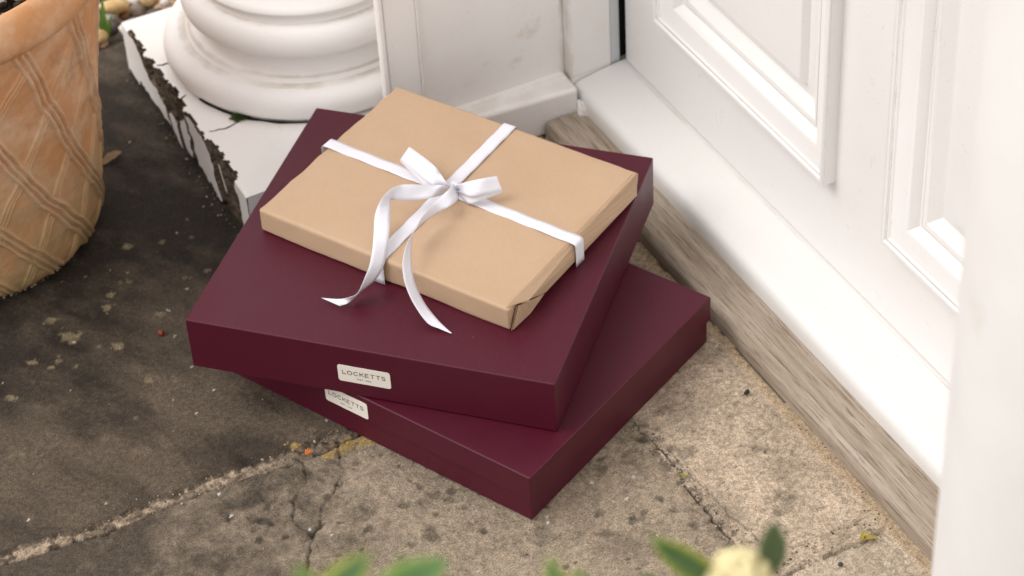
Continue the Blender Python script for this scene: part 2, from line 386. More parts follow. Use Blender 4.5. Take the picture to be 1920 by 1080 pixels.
    mort = mort*(1-sstep(-.22, -.12, X)*.45)[..., None]
    C = C*(1-m1[..., None])+mort*m1[..., None]
    H = H*(1-m1)+m1*(-.0034+(n1-.5)*.0050)
    # which side of J1 is lower y: dark gap there
    gap1 = np.maximum(sstep(.0016, .0006, np.abs(d1-hw_)), sstep(.0016, .0006, np.abs(d1+hw_))*.35)*(X < .1)*(fbm(X, Y, .02, 71) > .33)
    C *= (1-.85*gap1)[..., None]; H -= gap1*.005
    
    def crack(d, wdt, dep, dark, mask=1.):
        nonlocal H, C
        q = sstep(wdt, wdt*.35, d)*mask; H = H-q*dep; C = C*(1-dark*q)[..., None]
    dd2 = np.abs(d2); var = fbm(X, Y, .03, 81, 3)
    crack(dd2, .0010+.0034*np.clip(var*2.4-1.25, 0, 1), .003, .8, (.55+.45*(fbm(X, Y, .012, 82) > .42)))
    near2 = sstep(.016, .002, dd2)*(fbm(X, Y, .006, 91, 3) > .58); C = C*(1-.45*near2)[..., None]
    band = sstep(.020, .004, np.abs(X-.164))*(Y < .08)*(Y > -.18); C = C*(1-.22*band*fbm(X, Y, .01, 14))[..., None]
    crack(c1, .0011, .0012, .45)
    crack(np.abs(d3), .0030, .0035, .40, (fbm(X, Y, .012, 15, 3) > .40)*(X > .15))
    crack(d3b, .0014, .0012, .35, (fbm(X, Y, .012, 16, 3) > .45)*(X > .15))
    b34 = sstep(.014, .004, np.abs(Y+.164))*(X > .156); C = C*(1-.16*b34*fbm(X, Y, .008, 18))[..., None]
    cv = .35+.65*sstep(.36, .56, fbm(X, Y, .014, 83, 3)); crack(c2+(n_fine-.5)*.002, .0018, .0025, .62, cv); crack(c3+(n_fine-.5)*.002, .0015, .002, .5, cv)
    hal = sstep(.010, .001, np.minimum(c2, c3))*s2*(fbm(X, Y, .01, 84, 3)); C = C*(1-.35*hal)[..., None]
    # smooth sandy fillet against the timber threshold
    fl = sstep(.283, .2885, X+(fbm(X, Y, .03, 19)-.5)*.004)*sstep(.44, .30, Y)
    C = C*(1-fl[..., None])+np.array((.43, .325, .215))*fl[..., None]; H = H*(1-.85*fl)+fl*.0012
    dk = sstep(.2945, .2975, X)*(fbm(X, Y, .02, 23, 3) > .52)*(Y > .02); C *= (1-.8*dk)[..., None]
    # back edge of the slab, crumbled
    ed = sstep(.992, .978, Y+(fbm(X, Y, .03, 25)-.5)*.02); C *= (.45+.55*ed)[..., None]; H -= (1-ed)*.010
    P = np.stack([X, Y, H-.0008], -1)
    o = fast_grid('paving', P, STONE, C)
    return tag(o, kind='structure')
paving()

def blob_mesh(items, name, mat, sub=1, parent=None, jag=.25):
    """items: (x,y,z,sx,sy,sz,rot,colour) -> one mesh of lumpy pebbles"""
    bm = bmesh.new(); bmesh.ops.create_icosphere(bm, subdivisions=sub, radius=1)
    bv = np.array([v.co for v in bm.verts]); bf = np.array([[v.index for v in f.verts] for f in bm.faces]); bm.free()
    V = []; F = []; Cc = []
    for k, (x, y, z, sx, sy, sz, rt, c) in enumerate(items):
        r = np.random.default_rng(k); q = bv*(1+(r.random((len(bv), 1))-.5)*jag)
        q = q*np.array([sx, sy, sz]); E = np.array(Matrix.Rotation(rt, 3, 'Z') @ Matrix.Rotation(r.uniform(-.5, .5), 3, 'X'))
        q = q @ E.T+np.array([x, y, z]); F.append(bf+len(V)*len(bv)); V.append(q); Cc += [c]*len(bv)
    V = np.concatenate(V); F = np.concatenate(F)
    o = mesh(name, V, F, mat, parent, smooth=True)
    a = o.data.color_attributes.new('Tint', 'FLOAT_COLOR', 'POINT')
    a.data.foreach_set('color', np.concatenate([np.array(Cc), np.ones((len(Cc), 1))], 1).reshape(-1).astype(np.float32))
    return o
PAL = [(.40, .24, .11), (.62, .50, .33), (.30, .16, .07), (.70, .66, .60), (.22, .17, .13), (.52, .36, .17), (.46, .30, .2), (.12, .10, .09)]
it = []
for k in range(1500):
    x, y = random.uniform(-.45, .35), random.uniform(.985, 1.5); s_ = random.uniform(.006, .015)
    c = random.choice(PAL); j = random.uniform(.75, 1.2)
    it.append((x, y, random.uniform(-.014, .012), s_*random.uniform(.8, 1.4), s_, s_*.7, random.random()*6.3, tuple(q*j for q in c)))
tag(blob_mesh(it, 'gravel', GRAVM, 2), kind='stuff')['label'] = 'brown and cream pebbles behind the paving and the column'

# ---------------------------------------------------------------- threshold, sill, jamb, door
def sweep_y(name, prof, y0, y1, mat, n=2, parent=None, jit=None, smooth=True, closed=True):
    ys = np.linspace(y0, y1, n); V = []
    for y in ys:
        for k, (x, z) in enumerate(prof):
            dx = dz = 0
            if jit: dx, dz = jit(x, y, z, k)
            V.append((x+dx, y, z+dz))
    F = grid_faces(n, len(prof), cv=closed)
    m0 = len(prof)
    if closed: F += [tuple(range(m0))[::-1], tuple(range((n-1)*m0, n*m0))]
    return fix_normals(mesh(name, V, F, mat, parent, smooth))
def wj(x, y, z, k):
    if z < .005 or x > .335: return 0, 0
    q = noise.noise(Vector((x*60, y*14, z*60)))*.0011+noise.noise(Vector((x*200, y*60, z*200+5)))*.0005
    return q, q
wp = [(.2985, -.02), (.2983, .004), (.2980, .010), (.2980, .0155), (.2992, .0185), (.3020, .0208), (.306, .0218)]+[(.306+.005*i, .0222) for i in range(1, 11)]+[(.362, .0222), (.362, -.02)]
o = sweep_y('timber_threshold', wp, -.49, .5355, WOOD, 260, jit=wj); tag(o, 'weathered grey oak board on the ground along the foot of the door sill', 'threshold')
e_ = o.modifiers.new('edge', 'EDGE_SPLIT'); e_.split_angle = math.radians(60)

sp = [(.3535, .0215), (.3528, .030), (.3528, .038), (.3535, .0425), (.3560, .0462), (.3600, .0484), (.3654, .0495), (.3795, .0518), (.395, .0543), (.4135, .0562), (.45, .058), (.45, .0215)]
def dense(p, n=4):
    out = []
    for (a, b), (c, d) in zip(p[:-1], p[1:]):
        for i in range(n): out.append((a+(c-a)*i/n, b+(d-b)*i/n))
    return out+[p[-1]]
def sj(x, y, z, k):
    if z < .023 or x > .43: return 0, 0
    q = noise.noise(Vector((x*40, y*9, z*40)))*.0006; return q, q
# front overhang starts at x=.3465 near the ground side of the picture (underside drip)
sp = [(.3465+(x-.3528) if x < .3656 else x, z) for x, z in sp]
sp = [(.3470, .0215), (.3462, .030), (.3464, .037), (.3476, .0418), (.3510, .0462), (.3570, .0487), (.3654, .0500), (.3795, .0520), (.395, .0543), (.4135, .0562), (.45, .058), (.45, .0215)]
o = sweep_y('door_sill', sp, -.488, .5560, SILLW, 160, jit=sj); tag(o, 'white painted sloping sill with a rounded front edge below the door', 'door sill')
e_ = o.modifiers.new('edge', 'EDGE_SPLIT'); e_.split_angle = math.radians(60)
# little lump of broken filler where sill, wall and board meet
o = mesh('mortar_crumb', [(.338, .527, .022), (.3475, .520, .022), (.350, .533, .022), (.3405, .5395, .022), (.3395, .529, .030), (.3462, .5235, .0275), (.3475, .532, .036), (.3415, .5365, .040)],
         [(0, 1, 5, 4), (1, 2, 6, 5), (2, 3, 7, 6), (3, 0, 4, 7), (4, 5, 6, 7), (0, 3, 2, 1)], WALLW); bevel(o, .001); tag(o, 'small broken lump of white filler between sill end and wall', 'filler')

# door jamb at the hinge side and dark gap behind it
jm = empty('door_jamb', 'white painted door jamb standing behind the left end of the sill', 'door jamb', (.38, .60, 0))
def part(o, root):
    o.parent = root; o.matrix_parent_inverse = root.matrix_basis.inverted(); return o
part(box('jamb_post', .3455, .3985, .5575, .72, .02, 2.1, WALLW, None, .0015), jm)
part(box('jamb_bead', .3990, .4105, .5585, .72, .0535, 2.1, white_paint('bluish primer paint', (.62, .65, .66), 1, .4), None, .001), jm)
part(box('seal', .4135, .425, .5665, .60, .054, 2.1, DARK), jm)
part(box('rebate', .4255, .47, .554, .60, .054, 2.1, DARK), jm)

door = empty('panelled_door', 'white painted front door with raised mouldings round its panels', 'door', (.44, .07, .06))
YL, YR, ZB, ZT = .5515, -.411, .0585, 2.05
XF = .415
pan = [(.122, .464, .1667, .86), (-.3218, .0202, .1667, .86), (.122, .464, 1.0, 1.92), (-.3218, .0202, 1.0, 1.92)]
def door_frame():
    yy = [YR, -.3218, .0202, .122, .464, YL]; zz = [ZB, .1667, .86, 1.0, 1.92, ZT]
    V = []; F = []
    def rect(x, y0, y1, z0, z1):
        b = len(V); V.extend([(x, y0, z0), (x, y1, z0), (x, y1, z1), (x, y0, z1)]); F.append((b, b+1, b+2, b+3))
    for i in range(5):
        for j in range(5):
            hole = (i in (1, 3)) and (j in (1, 3))
            if not hole: rect(XF, yy[i], yy[i+1], zz[j], zz[j+1])
    def q4(a, b, c, d):
        k = len(V); V.extend([a, b, c, d]); F.append((k, k+1, k+2, k+3))
    X2 = .459
    for (a, b) in [((YR, ZB), (YL, ZB)), ((YL, ZB), (YL, ZT)), ((YL, ZT), (YR, ZT)), ((YR, ZT), (YR, ZB))]:
        q4((XF, *a), (XF, *b), (X2, *b), (X2, *a))
    rect(X2, YR, YL, ZB, ZT)
    o = mesh('door_frame', V, F, DOORW)
    bm = bmesh.new(); bm.from_mesh(o.data); bmesh.ops.remove_doubles(bm, verts=bm.verts, dist=1e-5); bmesh.ops.recalc_face_normals(bm, faces=bm.faces); bm.to_mesh(o.data); bm.free()
    bevel(o, .0015, 2)
    return o
part(door_frame(), door)
prof = [(-.0002, .4152), (-.0002, .4010), (.0005, .3997), (.0020, .3991), (.0045, .3993), (.0062, .4002), (.0068, .4012), (.0078, .4012), (.0090, .4016)]
for i in range(1, 9):
    t = i/8; prof.append((.0090+t*.013, .4016+.0062*(t**.75)))
for i in range(1, 9):
    t = i/8; prof.append((.0220+t*.0155, .4078+.0087*(t*t*.6+t*.4)))
prof += [(.0385, .4180), (.0398, .4186), (.0405, .4176), (.0418, .4172), (.0435, .4176), (.046, .4188), (.058, .4256), (.0605, .4266), (.0715, .4266), (.0722, .4255), (.0758, .4196), (.0765, .4190)]
def panel_ring(name, y0, y1, z0, z1, prof, mat):
    V = []; m0 = len(prof)
    for cy, cz in ((0, 0), (1, 0), (1, 1), (0, 1)):
        for s_, x in prof: V.append((x, (y1-s_) if cy else (y0+s_), (z1-s_) if cz else (z0+s_)))
    F = grid_faces(4, m0, cu=True)
    o = fix_normals(mesh(name, V, F, mat)); 
    return o
for (y0, y1, z0, z1) in pan:
    o = panel_ring('moulding', y0, y1, z0, z1, prof[:-6], DOORW)
    for p_ in o.data.polygons: p_.use_smooth = True
    e_ = o.modifiers.new('edge', 'EDGE_SPLIT'); e_.split_angle = math.radians(38)
    part(o, door)
    pf = prof[-7:]
    o = panel_ring('door_panel', y0, y1, z0, z1, pf, DOORW); s_ = pf[-1][0]; x = pf[-1][1]
    me = o.data; bm = bmesh.new(); bm.from_mesh(me); vs = [bm.verts.new(v) for v in [(x, y0+s_, z0+s_), (x, y1-s_, z0+s_), (x, y1-s_, z1-s_), (x, y0+s_, z1-s_)]]; bm.faces.new(vs)
    bmesh.ops.remove_doubles(bm, verts=bm.verts, dist=1e-6); bmesh.ops.recalc_face_normals(bm, faces=bm.faces); bm.to_mesh(me); bm.free()
    part(o, door)

# wall pieces on both sides of the porch
def wall_side(y, sgn, name, label):
    """sgn=+1: far wall (face looks to -y at y), -1: near wall mirrored"""
    r = empty(name, label, 'wall', (.23, y+sgn*.1, 0)); Y = lambda a: y+sgn*a
    def bx(nm, x0, x1, a, b, z0, z1, m_, bev=0): return part(box(nm, x0, x1, min(Y(a), Y(b)), max(Y(a), Y(b)), z0, z1, m_, None, bev, 3), r)
    bx('wall_face', .1665, .3455, .004, .42, 0, 2.4, WALLW, .002)
    bx('pilaster_board', .1262, .1635, -.001, .011, 0, 2.4, WALLW, .0012)
    bx('corner_bead', .1180, .1240, -.006, .006, 0, 2.4, WALLW, .0022)
    bx('edge_bead', .1636, .1664, -.0035, .1, 0, 2.4, WALLW, .0012)
    bx('groove', .1241, .1261, .003, .010, 0, 2.4, WALLW)
    return r
wf = wall_side(.568, 1, 'porch_wall', 'white weathered wall with a board edge beside the column and left of the door')
def skirting():
    V = [(.1605, .5505, 0), (.3440, .5365, 0), (.3440, .575, 0), (.1605, .575, 0), (.1605, .5505, .053), (.3440, .5365, .053), (.3440, .575, .0575), (.1605, .575, .0575)]
    o = mesh('skirting_board', V, [(0, 3, 2, 1), (0, 1, 5, 4), (1, 2, 6, 5), (2, 3, 7, 6), (3, 0, 4, 7), (4, 5, 6, 7)], WALLW); fix_normals(o); bevel(o, .005, 4); o.data.polygons.foreach_set('use_smooth', [False]*6)
    return o
part(skirting(), wf)
hb = box('house_wall', .5, .8, -3, 3, 0, 4, WALLW); tag(hb, 'house wall behind the door', 'wall')

# ---------------------------------------------------------------- columns
CX, CY = .115, .765
def arc(cx, cz, r, a0, a1, n=14): return [(cx+r*math.cos(math.radians(a0+(a1-a0)*i/n)), cz+r*math.sin(math.radians(a0+(a1-a0)*i/n))) for i in range(n+1)]
base_prof = [(.02, .0740), (.1660, .0742), (.1685, .0752), (.1712, .0780), (.1732, .0825), (.1738, .0880), (.1728, .0935), (.1700, .0990), (.1655, .1035), (.1600, .1062), (.1535, .1078), (.1458, .1082),
             (.1452, .1085), (.1432, .1148), (.1422, .1152)]
base_prof += [(.1385, .1158), (.1350, .1180), (.1325, .1215), (.1308, .1260), (.1302, .1310), (.1308, .1350), (.1325, .1372)]
base_prof += [(.1370, .1382), (.1415, .1405), (.1448, .1445), (.1464, .1500), (.1464, .1560), (.1450, .1620), (.1420, .1680), (.1378, .1725), (.1330, .1750), (.1272, .1758), (.1268, .1762), (.1265, .1825), (.1300, .1868), (.1315, .1900)]
shaft_prof = [(.1316, .1902), (.1310, .1930), (.1270, .1965), (.1220, .2010), (.1170, .2080), (.1135, .2180), (.1115, .232), (.1105, .26), (.1095, .6), (.107, 1.2), (.100, 2.0), (.096, 2.3), (.115, 2.33), (.125, 2.38), (.125, 2.405), (.05, 2.405)]
def plinth_mesh(root):
    """plinth: left side in flaking paint over rotten wood"""
    y0, y1 = .522, .913; ny = 330
    ys = np.linspace(y0, y1, ny)
    ps = [(.01-.0795*t, .072) for t in np.linspace(0, 1, 34)]
    zs = np.linspace(.072, -.004, 54)
    ps += [(-.0712, z) for z in zs[1:]]
    s_ = np.array([0]+list(np.cumsum([math.dist(a, b) for a, b in zip(ps[:-1], ps[1:])]))); s0 = s_[33]
    Yg, S = np.meshgrid(ys, s_-s0, indexing='ij')      # S<0 on top, S>0 down the side
    n1 = fbm(Yg, S*1.3, .030, 5, 3, .55)-.5; n2 = fbm(Yg, S*1.2, .009, 6, 2, .5)-.5; vs = fbm(Yg, S*.5, .034, 7, 2)-.5
    Yn = Yg+n1*.020+n2*.007; Sn = S+n1*.016+n2*.006
    m = np.zeros_like(Yg, dtype=bool)
    # zone A: strip eaten away under the top edge, deepest in the middle, flakes of paint still hanging below it
    w_ = np.interp(Yg, [.70, .735, .77, .81, .85, .885, .90], [.008, .042, .036, .026, .014, .005, 0])
    m |= (Sn > -.0030) & (Sn < w_+vs*.030) & (Yn < .893) & (Yn > .705)
    for yc, sl, a_, c_, hw in ((.708, -.30, .0, .08, .0035), (.752, -.40, .015, .08, .0045), (.792, -.45, .025, .07, .0028)):
        m |= (np.abs(Yn-(yc+sl*S)) < hw*(.5+S/.05)) & (S > a_) & (S < c_)
    # hairline split along the top edge between the two broken zones
    m |= (np.abs(Sn-.0010) < .0014) & (Yg > .62) & (Yg < .715)
    # zone B, by the front corner
    m |= (Sn > -.0030) & (S < .080) & (Yn < .640-.45*S) & (Yn > .556-.10*S)
    m &= ~((np.abs(Yg+n1*.01-(.612-.55*S)) < .0045) & (S > .010) & (S < .040))
    # broken bottom edge
    m |= (S > .064+vs*.03+n2*.010) & (Yg > .556)
    X = np.interp(S, s_-s0, [p[0] for p in ps]); Z = np.interp(S, s_-s0, [p[1] for p in ps])
    dep = np.where(m, .0040+np.clip(n1*.018+n2*.010+.003, 0, .01), 0.)
    side = S >= 0
    Px = X+np.where(side, dep, dep*.2)+np.where(~m, (n1*.0010+n2*.0004), 0)
    Pz = Z-np.where(side & (S > .002), 0, dep*.9)+np.where(~m & ~side, n1*.0008, 0)
    # paint curls outwards a little at its torn edges
    P = np.stack([Px, Yg, Pz], -1)
    idx = np.arange(P.shape[0]*P.shape[1]).reshape(P.shape[:2])
    o = fast_grid('plinth_flank', P, COLW, smooth=False)
    o.data.materials.append(ROT)
    mf = (m[:-1, :-1].astype(int)+m[1:, :-1]+m[1:, 1:]+m[:-1, 1:]) >= 1
    o.data.polygons.foreach_set('material_index', mf.reshape(-1).astype(np.int32)); fix_normals(o)
    o.data.update()
    return o
def column(cx, cy, label, worn):
    root = empty('porch_column', label, 'column', (cx, cy, 0))
    part(lathe('column_base', base_prof, cx, cy, COLW, n=160), root).modifiers.new('edge', 'EDGE_SPLIT').split_angle = math.radians(50)
    part(lathe('shaft', shaft_prof, cx, cy, COLW, n=128), root)
    if worn:
        V = [(.010, .522, 0), (.16, .522, 0), (.16, .913, 0), (.010, .913, 0), (.010, .522, .072), (.16, .522, .072), (.16, .913, .072), (.010, .913, .072)]
        p = mesh('plinth', V, [(0, 1, 5, 4), (1, 2, 6, 5), (2, 3, 7, 6), (4, 5, 6, 7), (3, 0, 4, 7)], COLW); part(p, root)
        f_ = plinth_mesh(root); 
        # end caps of the flank
        c0 = mesh('plinth_front', [(-.0712, .5222, 0), (.0101, .5222, 0), (.0101, .5222, .0718), (-.0700, .5222, .0718)], [(0, 1, 2, 3)], COLW)
        c1 = mesh('plinth_back', [(-.0712, .9128, 0), (.0101, .9128, 0), (.0101, .9128, .0718), (-.0700, .9128, .0718)], [(0, 3, 2, 1)], COLW)
        bm = bmesh.new(); 
        for q in (f_, p, c0, c1):
            pass
        bm.free()
        with_join([p, f_, c0, c1]); 
        for nm, pts, wd in [('crack', [(-.0655, .807), (-.060, .8035), (-.055, .8045), (-.0505, .801)], .0018), ('crack', [(-.0690, .727), (-.0635, .731), (-.058, .7335)], .0017),
                            ('crack', [(-.0614, .6544), (-.056, .6522), (-.0506, .6526), (-.044, .6500), (-.0369, .6513), (-.031, .6532), (-.0255, .6538)], .0010)]:
            V = []
            for i, (a, b) in enumerate(pts):
                t = i/(len(pts)-1); h = wd*(.25+math.sin(math.pi*(.12+.8*t)))*.5
                V += [(a, b-h, .0726), (a, b+h, .0726), (a, b+h, .0715), (a, b-h, .0715)]
            part(mesh(nm, V, grid_faces(len(pts), 4, cv=True), CRACK), root)
        # open dark joint between base and plinth
        V = []; N = 60
        for i in range(N+1):
            a = math.radians(-164+i*1.0*(62/N)*1.0); t = i/N
            r = .1700; h = max(.0002, .0030*(noise.noise(Vector((t*9, 0, 3)))*.9+.62)*math.sin(math.pi*min(1, t*1.15+.05) if t < .8 else .3))
            V += [(cx+(r-.003)*math.cos(a), cy+(r-.003)*math.sin(a), .0722), (cx+(r+h)*math.cos(a), cy+(r+h)*math.sin(a), .0727), (cx+(r+h*.2)*math.cos(a), cy+(r+h*.2)*math.sin(a), .0727+h*.9)]
        part(mesh('open_joint', V, grid_faces(N+1, 3, cv=True), CRACK), root)
    else:
        part(box('plinth', cx-.195, cx+.17, cy-.19, cy+.19, 0, .072, COLW, None, .003), root)
    return root
def with_join(obs):
    """merge several meshes into the first"""
    base = obs[0]; bm = bmesh.new(); mats = []
    for o in obs:
        mp = []
        for m_ in o.data.materials:
            if m_ not in mats: mats.append(m_)
            mp.append(mats.index(m_))
        n0 = len(bm.faces); bm.from_mesh(o.data); bm.faces.ensure_lookup_table()
        for f in bm.faces[n0:]: f.material_index = mp[f.material_index]
    me = bpy.data.meshes.new(base.name); 
    for m_ in mats: me.materials.append(m_)
    bm.to_mesh(me); bm.free(); base.data = me
    for o in obs[1:]: bpy.data.objects.remove(o)
    return base
column(CX, CY, 'white column with rounded base on a square plinth whose paint is flaking', True)
column(.115, -.636, 'out-of-focus white column standing closest to the camera at the right edge', False)

# moss tuft on the plinth
def tuft(name, c, n, rad, h, mat, label, cat):
    V = []; F = []; r = random.Random(3)
    for i in range(n):
        a = r.random()*6.28; q = rad*math.sqrt(r.random()); x, y = c[0]+q*math.cos(a)*1.3, c[1]+q*math.sin(a)*.8
        hh = h*r.uniform(.4, 1)*(1-q/rad*.5); t = r.random()*6.28; w_ = r.uniform(.0012, .0028); lx, ly = r.uniform(-.003, .003), r.uniform(-.003, .003)
        b = len(V); V += [(x-w_*math.cos(t), y-w_*math.sin(t), c[2]), (x+w_*math.cos(t), y+w_*math.sin(t), c[2]+.0005), (x+lx+w_*math.cos(t), y+ly+w_*math.sin(t), c[2]+hh), (x+lx-w_*math.sin(t), y+ly, c[2]+hh*.8)]
        F.append((b, b+1, b+2, b+3))
    o = mesh(name, V, F, mat); return tag(o, label, cat)
tuft('moss_tuft', (-.0185, .6610, .0720), 260, .0085, .0075, MOSS, 'small green moss tuft growing at the foot of the column base', 'moss')

# grass weed in the gravel
V = []; F = []
for (x0, y0, lx, ly, h, w_) in [(-.068, 1.006, .010, .022, .055, .0036), (-.071, 1.008, .002, .012, .040, .0028), (-.066, 1.004, .014, .004, .032, .0024), (-.070, 1.005, -.008, .006, .024, .0024)]:
    b = len(V)
    for i in range(7):
        t = i/6; ww = w_*(1-t**2)+.0003; V += [(x0+lx*t*t-ww*.9, y0+ly*t*t+ww*.3, h*t-.004), (x0+lx*t*t+ww*.9, y0+ly*t*t-ww*.3, h*t-.004)]
    F += [(b+2*i, b+2*i+1, b+2*i+3, b+2*i+2) for i in range(6)]
tag(mesh('grass_weed', V, F, GRASS, smooth=True), 'small green grass weed growing in the gravel by the plinth corner', 'weed')

# ---------------------------------------------------------------- terracotta pot
PX, PY = -.3331, .7151
pot = empty('terracotta_pot', 'large round terracotta plant pot with a raised lattice pattern and thick rim', 'plant pot', (PX, PY, 0))
def pot_body():
    Zt = [-.002, .006, .02, .041, .078, .114, .149, .19, .231, .258, .3, .345]; Rt = [.124, .1345, .1455, .1512, .156, .160, .1635, .169, .1744, .1787, .186, .192]
    nt_, nz = 960, 230
    th = np.linspace(0, 2*np.pi, nt_, endpoint=False); zz = np.linspace(-.002, .345, nz)
    T, Zg = np.meshgrid(th, zz, indexing='ij'); Rr = np.interp(Zg, Zt, Rt)
    k = np.exp(-np.linspace(-2, 2, 15)**2); k /= k.sum()
    rsm = np.convolve(np.pad(np.interp(zz, Zt, Rt), 7, mode='edge'), k, 'valid'); rsm[:10] = np.interp(zz[:10], Zt, Rt); Rr = np.broadcast_to(rsm, Rr.shape).copy()
    deg = np.degrees(T); wob = (fbm(T*.17, Zg, .03, 4, 3)-.5)
    A_z = [0, .05, .069, .12, .175, .242, .293, .345]; A_t = [-14, -26.5, -32, -44, -53.5, -62.9, -68.5, -73.5]
    E_z = [0, .05, .1, .133, .18, .231, .254, .311, .345]; E_t = [-109, -100, -91, -84.6, -74.2, -64.4, -60, -45, -36]
    def fam(tab_z, tab_t, offs, wd, h):
        t0 = np.interp(Zg, tab_z, tab_t); out = np.zeros_like(T)
        dz = np.gradient(np.interp(zz, tab_z, tab_t), zz); sl = np.radians(np.interp(Zg, zz, dz))*Rr
        cosf = 1/np.sqrt(1+sl**2)
        u = (deg-t0+wob*2.0) % 24.0; u = np.where(u > 12, u-24, u)
        dist = np.radians(u)*Rr*cosf
        for k_, of in enumerate(offs):
            q = np.exp(-(((dist-of)/wd)**2)**1.3); out = np.maximum(out, q*h*(.75+.5*fbm(T*.17, Zg, .02, 33+k_, 2)))
        return out
    fine = fam(E_z, E_t, (-.0036, .0004, .0044), .0012, .0022)
    bold = fam(A_z, A_t, (-.0082, -.0012, .0056), .0022, .0044)
    D = np.maximum(fine, bold)*sstep(.335, .322, Zg)*sstep(.0, .012, Zg)
    D += (fbm(T*.17, Zg, .03, 12, 4)-.5)*.0028+(fbm(T*.17, Zg, .006, 13, 3)-.5)*.0008
    Rr = Rr+D; P = np.stack([Rr*np.cos(T), Rr*np.sin(T), Zg], -1)
    P = np.concatenate([P, P[:1]], 0); K = np.clip(D/.0040, 0, 1)**1.5; K = np.concatenate([K, K[:1]], 0)
    return P, np.repeat(K[..., None], 3, -1)
pb_, pk_ = pot_body(); o = fast_grid('pot_wall', pb_, TERRA, pk_); o.parent = pot
rim = [(.186, .322), (.1925, .3285), (.1965, .3290), (.2015, .3325), (.2052, .3385), (.2068, .3460), (.2060, .3545), (.2035, .3630), (.1995, .3705), (.1945, .3755), (.1890, .3770), (.1845, .3750), (.1820, .3700), (.1812, .36), (.180, .30)]
V = []
for i in range(220):
    a = 2*math.pi*i/220
    for r_, z in rim:
        q = noise.noise(Vector((math.cos(a)*3, math.sin(a)*3, z*20)))*.0014; V.append(((r_+q)*math.cos(a), (r_+q)*math.sin(a), z+q*.6))
o = fix_normals(mesh('rim', V, grid_faces(220, len(rim), cu=True), TERRA, pot, True)); ss = o.modifiers.new('ss', 'SUBSURF'); ss.levels = 1; ss.render_levels = 1
it = []
for k in range(1300):
    a = random.random()*6.283; q = .178*math.sqrt(random.random()); s_ = random.choice([.0022, .003, .0042, .006])
    c = random.choice([(.03, .022, .016), (.05, .035, .025), (.02, .015, .012), (.28, .24, .19), (.12, .085, .05), (.45, .40, .34), (.05, .04, .03)])
    it.append((PX+q*math.cos(a), PY+q*math.sin(a), .3525+random.uniform(-.002, .003), s_*1.2, s_, s_*.8, random.random()*6.3, c))
for k in range(40):
    a = 2*math.pi*k/40
so = blob_mesh(it+[(PX, PY, .335, .175, .175, .016, 0, (.03, .022, .016))], 'potting_soil', SOIL, 2, jag=.2)
tag(so, 'dark soil with bits of grit filling the terracotta pot', kind='stuff')

# ---------------------------------------------------------------- small litter on the paving
def petal(name, c, L_, W_, rz, mat, label, cat, curl=.004, z=.001):
    V = []; F = []; n = 10
    for i in range(n+1):
        t = i/n; h = W_*math.sin(math.pi*min(1, t*.94+.03))**.8
        for s_ in (-1, -.5, 0, .5, 1): V.append(((t-.5)*L_, s_*h*.5, z+curl*(abs(s_)**1.5)*math.sin(math.pi*t)+curl*.6*t*t+.0006*math.sin(t*19+s_*5)))
    F = grid_faces(n+1, 5)
    o = mesh(name, V, F, mat, smooth=True); o.location = c; o.rotation_euler = (0, 0, rz)
    sm = o.modifiers.new('thick', 'SOLIDIFY'); sm.thickness = .0004
    return tag(o, label, cat)
petal('dry_leaf', (-.1509, .7575, .001), .029, .013, .35, DRYL, 'dry brown leaf lying on the dark slab between pot and plinth', 'leaf')
def pip(name, c, s_, mat, label, cat, rz=0):
    bm = bmesh.new(); bmesh.ops.create_icosphere(bm, subdivisions=3, radius=1)
    for v in bm.verts:
        q = 1+.22*noise.noise(v.co*1.7+Vector(c)*50); v.co = Vector((v.co.x*s_[0]*q, v.co.y*s_[1]*q, v.co.z*s_[2]*q))
    me = bpy.data.meshes.new(name); bm.to_mesh(me); bm.free(); me.materials.append(mat); me.polygons.foreach_set('use_smooth', [True]*len(me.polygons))
    o = bpy.data.objects.new(name, me); COL.objects.link(o); o.location = c; o.rotation_euler = (0, 0, rz); return tag(o, label, cat)
pip('berry', (-.2114, .4399, .003), (.0035, .0033, .0032), flat('red berry', (.22, .03, .012), .3, .5), 'small dark red berry lying on the slab left of the boxes', 'berry')
petal('orange_petal', (-.1484, .1965, .0015), .0085, .0062, .5, flat('orange petal', (.62, .16, .03), .6), 'tiny orange petal lying in the mortar joint below the boxes', 'petal', .001)
petal('bud_scale', (.2629, -.1788, .002), .017, .0055, -.5, flat('yellow bud', (.38, .28, .06), .6), 'yellow green bud scale lying on the paving by the joint near the board', 'bud scale', .003)
petal('bud_scale', (.2605, -.1735, .003), .012, .004, .65, flat('yellow bud tip', (.42, .36, .08), .6), 'small pointed yellow scale sticking up beside the larger bud scale', 'bud scale', .002)
pip('dark_seed', (.2714, .0523, .002), (.0042, .0022, .0018), flat('dark seed', (.03, .025, .02), .7), 'small dark seed lying on the pale slab right of the boxes', 'seed', .5)
pip('dark_pebble', (.2235, -.1915, .0015), (.0026, .0022, .0018), flat('dark pebble', (.06, .055, .055), .6), 'small dark pebble on the slab at the bottom near the flower', 'pebble')
pip('white_pebble', (-.1895, .0985, .0015), (.0016, .0015, .0013), flat('white grit', (.55, .5, .45), .6), 'tiny white piece of grit on the cracked slab at the front left', 'pebble')
petal('leaf_scrap', (.2620, .1395, .0015), .009, .005, 1.1, flat('ochre scrap', (.30, .19, .06), .7), 'ochre leaf scrap at the right corner of the lower box', 'leaf scrap', .001)
petal('green_scrap', (.1560, -.0185, .0015), .010, .003, -.9, flat('green scrap', (.30, .28, .05), .7), 'thin yellow green leaf scrap lying in the crack right of the boxes', 'leaf scrap', .001)

